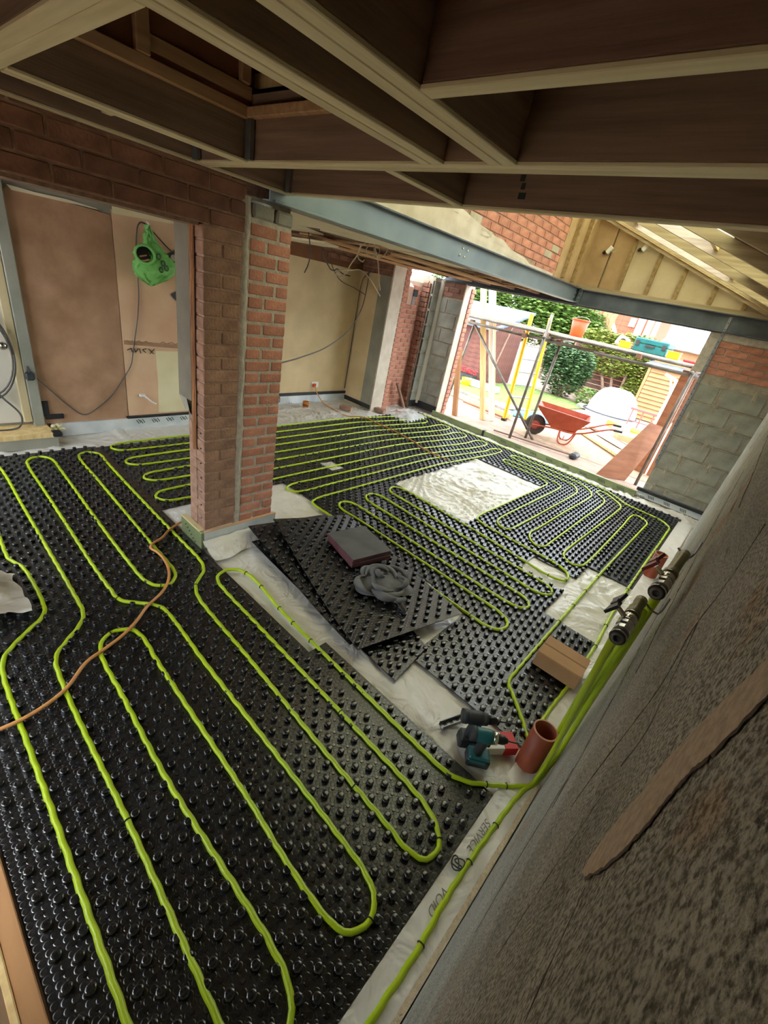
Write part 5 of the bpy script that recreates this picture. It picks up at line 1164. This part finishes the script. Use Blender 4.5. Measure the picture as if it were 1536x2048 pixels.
# ---- tarpaulin heap
mb=MB()
def tarp(u,v):
    a=u*2*math.pi; r=v; e=(1-r**3.2)
    x=(.62+.06*math.sin(3*a))*r*math.cos(a); y=(.5+.05*math.sin(2*a+1))*r*math.sin(a)
    return (x,y,.80*e**.55+.03*nz(a*3,r*5)*(1-e*.5))
mb.grid(48,20,tarp)
tp_=mark(mb,'tarpaulin_heap',M_TARP,'white tarpaulin tied over a waist-high heap in the yard','tarpaulin',True); tp_.location=(-2.82,12.7,GZ)
rp_=mark(MB().tube([(.68*math.cos(a*.3927),.56*math.sin(a*.3927),0) for a in range(16)],.02,6,closed=True),'rope',M_DKGREY,'dark rope tied round the white tarpaulin heap','rope'); rp_.location=(-2.82,12.7,GZ+.16)
o=mark(MB().grid(20,20,lambda u,v:(-3.5+u*1.5,10.6+v*1.7,GZ+.02+.05*abs(nz(u*4,v*4)))),'white_sheet',M_TARP,'white sheet spread flat in front of the tarpaulin heap','sheet',True)
mb=MB(); mb.grid(26,14,lambda u,v:(-.45+u*.9,-.22+v*.44,.02+.13*math.sin(u*math.pi)**.5*math.sin(v*math.pi)**.5*(1+.5*nz(u*5,v*5))))
bs_=mark(mb,'sack',M_BLUE,'blue and white plastic sack lying behind the wheelbarrow','sack',True); bs_.location=(-3.62,9.55,GZ); bs_.rotation_euler=(0,0,.5)
# ---- odds and ends in the yard
for k,(x,y,rz,l_,w_,h_,m_,lab) in enumerate(((-5.0,8.95,-.18,2.6,.10,.09,M_TIMBER_W,'long pale timber edging the lawn'),(-5.2,9.5,-.2,2.2,.12,.06,M_STONE,'pale kerb timber parallel to the lawn edge'),(-4.35,9.75,.35,1.1,.25,.05,M_TARP,'white plank lying across the lawn corner'),
    (-1.95,9.25,-.75,1.6,.12,.05,M_TIMBER_W,'plank lying diagonally in front of the plywood sheet'),(-1.72,9.75,-.7,1.5,.16,.06,M_WHITE,'white painted plank lying beside the diagonal plank'),(-2.1,10.3,-.6,1.3,.10,.05,M_TIMBER_B,'brown plank among the debris'),(-1.65,10.4,.4,.7,.4,.16,M_CARD,'flattened cardboard carton among the debris'),(-2.0,11.4,-.55,1.1,.3,.14,M_YELLOW,'yellow board on the pile beyond the debris'),(-4.3,8.6,-.1,1.2,.05,.04,M_PLYB,'thin brown batten lying near the ladder foot'),(-3.3,13.2,.1,1.0,.4,.08,M_STONE,'flat stone slab by the lawn end'))):
    o=mark(MB().bbox((-l_/2,-w_/2,0),(l_/2,w_/2,h_),.004),'plank' if k not in (6,9) else ('carton' if k==6 else 'stone_slab'),m_,lab,'plank' if k not in (6,9) else ('carton' if k==6 else 'slab')); o.location=(x,y,GZ+.031 if k in (2,9) else GZ+.03); o.rotation_euler=(0,0,rz)
random.seed(11)
for k in range(9):
    w_,d_,h_=random.uniform(.12,.25),random.uniform(.08,.18),random.uniform(.06,.2)
    o=mark(MB().bbox((-w_,-d_,0),(w_,d_,h_),.01),'stone_block',M_STONE,'grey stone block at the %s of the %s row in the rubble pile'%(('left','middle','right')[k%3],('front','second','back')[k//3]),'stone',group='stones in the rubble pile'); o.location=(-2.05+(k%3)*.34,10.9+(k//3)*.36,GZ+.02); o.rotation_euler=(random.uniform(-.1,.1),0,random.uniform(-.6,.6))
tr_=empty('trestle',(-1.95,12.0,GZ)); tag(tr_,'rusty red metal trestle in front of the orange cladding','trestle')
MB().bbox((-.30,-.03,.5),(.30,.03,.55),.006).build('top_bar',M_RUSTY,tr_)
for x in (-.24,.0,.24): MB().tube([(x,0,.5),(x,-.02,.0)],.016,6).build('leg',M_RUSTY,tr_)
MB().tube([(-.24,0,.25),(.24,0,.25)],.012,6).build('brace',M_RUSTY,tr_)
dp=empty('downpipe',(-1.65,12.1,GZ)); tag(dp,'white plastic downpipe leaning in front of the orange cladding','pipe')
MB().tube([(0,0,.02),(.02,.1,1.36)],.034,10).build('pipe',M_WHITE,dp,True); MB().tube([(.02,.1,1.34),(-.26,.1,1.42)],.034,10).build('bend_arm',M_WHITE,dp,True); MB().tube([(.0,.08,1.05),(-.12,.1,1.38)],.02,8).build('strut',M_WHITE,dp,True)
# flower planter, yellow tub, white crates near the shed
fp=empty('planter',(-6.55,11.35,GZ)); tag(fp,'dark planter of red flowers in front of the shed','planter')
MB().prism([(-.22,.0),(.22,.0),(.28,.22),(-.28,.22)],1,-.13,.13).build('trough',M_DKGREY,fp)
mb=MB()
for k in range(60):
    p=Vector((random.uniform(-.25,.25),random.uniform(-.12,.12),.24+random.uniform(0,.13))); mb.lathe([(.004,-.02),(.028,0),(.004,.02)],5,Matrix.Translation(p))
mb.build('flowers',M_RED,fp)['kind']='stuff'
r=empty('tub',(-6.15,10.75,GZ)); tag(r,'yellow tub beside the flower planter','tub'); MB().lathe([(.12,0),(.15,.2),(.14,.2),(.11,.02)],16).build('tub_body',M_YELLOW,r,True); MB().lathe([(.152,.19),(.158,.205)],16,caps=False).build('tub_rim',M_YELLOW,r)
cx=mark(MB().bbox((-.5,-.15,0),(.5,.15,.16),.03),'cool_box',M_WHITE,'white plastic case lying in front of the shed planter','case'); cx.location=(-5.75,10.9,GZ+.03)
# ---- shed
sh2=empty('garden_shed',(-7.0,12.6,GZ)); tag(sh2,'red brown timber shed with a grey felt roof','shed')
fb_=MB().prism([(-.012,0),(.012,0),(.006,.13),(-.006,.13)],0,-1.2,.75).mesh('weatherboard',M_SHED)
for k in range(12): put('weatherboard',fb_,sh2,(0,-.95,.02+k*.127))
sb_=MB().bbox((-.015,-.06,0),(.015,.06,1.75),.004).mesh('side_board',M_SHED)
for k in range(14): put('side_board',sb_,sh2,(.77,-.88+k*.127,.02))
MB().box((-1.2,-.93,0),(.755,.9,1.5)).build('shell',M_SHED,sh2)
MB().prism([(-1.15,1.46),(1.0,2.05),(1.0,2.11),(-1.15,1.52)],0,-1.35,.92).build('felt_roof',M_FELT,sh2)
MB().tube([(.80,-.55,.1),(.80,.0,1.7)],.03,6).build('leaning_post',M_TIMBER_B,sh2)
# ---- planting: each a crown of leaf blades over a stem
def leaves(n,fn,size,seed):
    rnd=random.Random(seed); mb=MB()
    for k in range(n):
        p=Vector(fn(rnd)); a=rnd.uniform(0,6.28); t=rnd.uniform(-.9,.9); s=size*rnd.uniform(.6,1.3)
        R=Matrix.Rotation(a,3,'Z')@Matrix.Rotation(t,3,'X')
        mb.add([p+R@Vector(v)*s for v in ((-.5,0,0),(0,-.22,.06),(.5,0,0),(0,.22,.06))],[(0,1,2),(0,2,3)])
    return mb
def ball(c,r):
    def f(rnd):
        while True:
            v=Vector((rnd.uniform(-1,1),rnd.uniform(-1,1),rnd.uniform(-1,1)))
            if .45<v.length<1: break
        return (c[0]+v.x*r[0],c[1]+v.y*r[1],c[2]+v.z*r[2])
    return f
def plant(name,label,base,crowns,n,size,m,cat,seed,core=None):
    root=empty(name,base); tag(root,label,cat)
    mb=MB()
    for i,(c,r) in enumerate(crowns):
        t=leaves(n,ball(c,r),size,seed+i); mb.add(t.v,t.f)
    o=mb.build('foliage',m,root); o['kind']='stuff'
    mb=MB()
    for i,(c,r) in enumerate(crowns):
        mb.tube([(c[0]*.3,c[1]*.3,0),(c[0]*.7,c[1]*.7,c[2]*.6),c],[.05,.04,.015],6)
    mb.build('stems',M_TIMBER_B,root)
    return root
plant('tree','bright green tree rising behind the shed roof',(-8.6,16.5,GZ),[((0,0,2.3),(1.3,1.0,1.1)),((-1.2,.3,2.0),(1.1,.9,1.2)),((1.1,.2,2.1),(1.1,.9,1.1))],3600,.2,M_LEAF,'tree',21)
plant('tree','broad green tree between the shed and the orange bucket',(-6.6,16.8,GZ),[((0,0,2.2),(1.1,1,1.1)),((.8,.2,1.8),(.9,.8,.9)),((-.6,0,2.6),(.9,.8,.8))],3600,.2,M_LEAF,'tree',31)
plant('tree','green tree at the far left edge of the garden opening',(-11.5,17.5,GZ),[((0,0,2.6),(1.6,1,1.5)),((1.4,0,2.0),(1.2,1,1.2))],3000,.22,M_LEAF,'tree',41)
plant('shrub','large dark green shrub behind the yellow ladder',(-4.75,13.9,GZ),[((0,0,.75),(.75,.6,.75)),((-.35,.1,1.05),(.5,.5,.5)),((.3,0,.95),(.5,.5,.55))],3200,.12,M_LEAF2,'shrub',51)
plant('shrub','low light green shrub between the dark shrub and the tarpaulin',(-3.75,13.7,GZ),[((0,0,.25),(.45,.35,.28))],900,.09,M_LEAF,'shrub',61)
hd=plant('ivy_hedge','yellow green ivy growing over the fence behind the tarpaulin',(-3.3,15.2,GZ),[((-.6,0,1.3),(.8,.2,.5)),((.5,0,1.2),(.8,.2,.5)),((.6,-.05,.65),(.7,.2,.45)),((-1.2,0,1.75),(.7,.25,.35)),((-.1,0,1.85),(.9,.25,.3))],2000,.12,M_LEAF3,'ivy',71)
fn_=empty('fence',(-3.4,15.6,GZ)); tag(fn_,'dark brown board fence behind the ivy','fence')
fbm=MB().bbox((-1.9,-.01,0),(1.9,.012,.135),.003).mesh('fence_board',mat('dark_brown_fence',(92,66,54),(112,82,66),rough=.85,objrand=.1))
for k in range(11): put('fence_board',fbm,fn_,(0,0,.03+k*.145))
for x in (-1.9,0,1.9): MB().bbox((x-.05,.012,0),(x+.05,.1,1.8),.006).build('fence_post',M_TIMBER_B,fn_)
# ---- neighbouring house
ho=empty('neighbour_house',(-5.9,21,GZ)); tag(ho,'orange brick neighbour house with white barge board and windows','house')
MB().box((-2.6,0,0),(1.3,4,3.6)).build('brick_wall',M_HOUSE,ho)
tm=MB().bbox((-.78,-.012,0),(.78,.02,.10),.006).mesh('tile_course',M_SLATE)
for k in range(13): put('tile_course',tm,ho,(.45,-.02-.006*(k%2),1.9+k*.095))
MB().bbox((-.07,-.08,-.62),(.07,-.02,.62),.01,Matrix.Translation((-.18,0,2.55))@Matrix.Rotation(-.62,4,'Y')).build('barge_board',M_WHITE,ho)
for (x0,x1,z0,z1) in ((.55,.78,2.40,2.72),(.85,1.12,1.95,2.9),(1.2,1.42,1.9,2.9),(1.5,1.66,2.0,2.8)):
    wn_f=MB().bbox((x0,-.10,z0),(x1,-.03,z1),.01).build('window_frame',M_WHITE,ho); MB().box((x0+.06,-.104,z0+.08),(x1-.06,-.10,z1-.08)).build('pane',mat('grey_window_pane',(150,160,170),rough=.1),wn_f)
MB().prism([(-3.0,3.5),(1.7,3.5),(-.6,5.6)],1,-.2,4.2).build('roof',M_SLATE,ho)
lp=empty('timber_post',(-5.35,17.2,GZ)); tag(lp,'pale upright boards beyond the hedge behind the orange bucket','timber')
for k in range(3): MB().bbox((-.22+k*.16,-.02,0),(-.08+k*.16,.02,3.2),.004,Matrix.Rotation(.10,4,'Y')).build('board',M_TIMBER,lp)
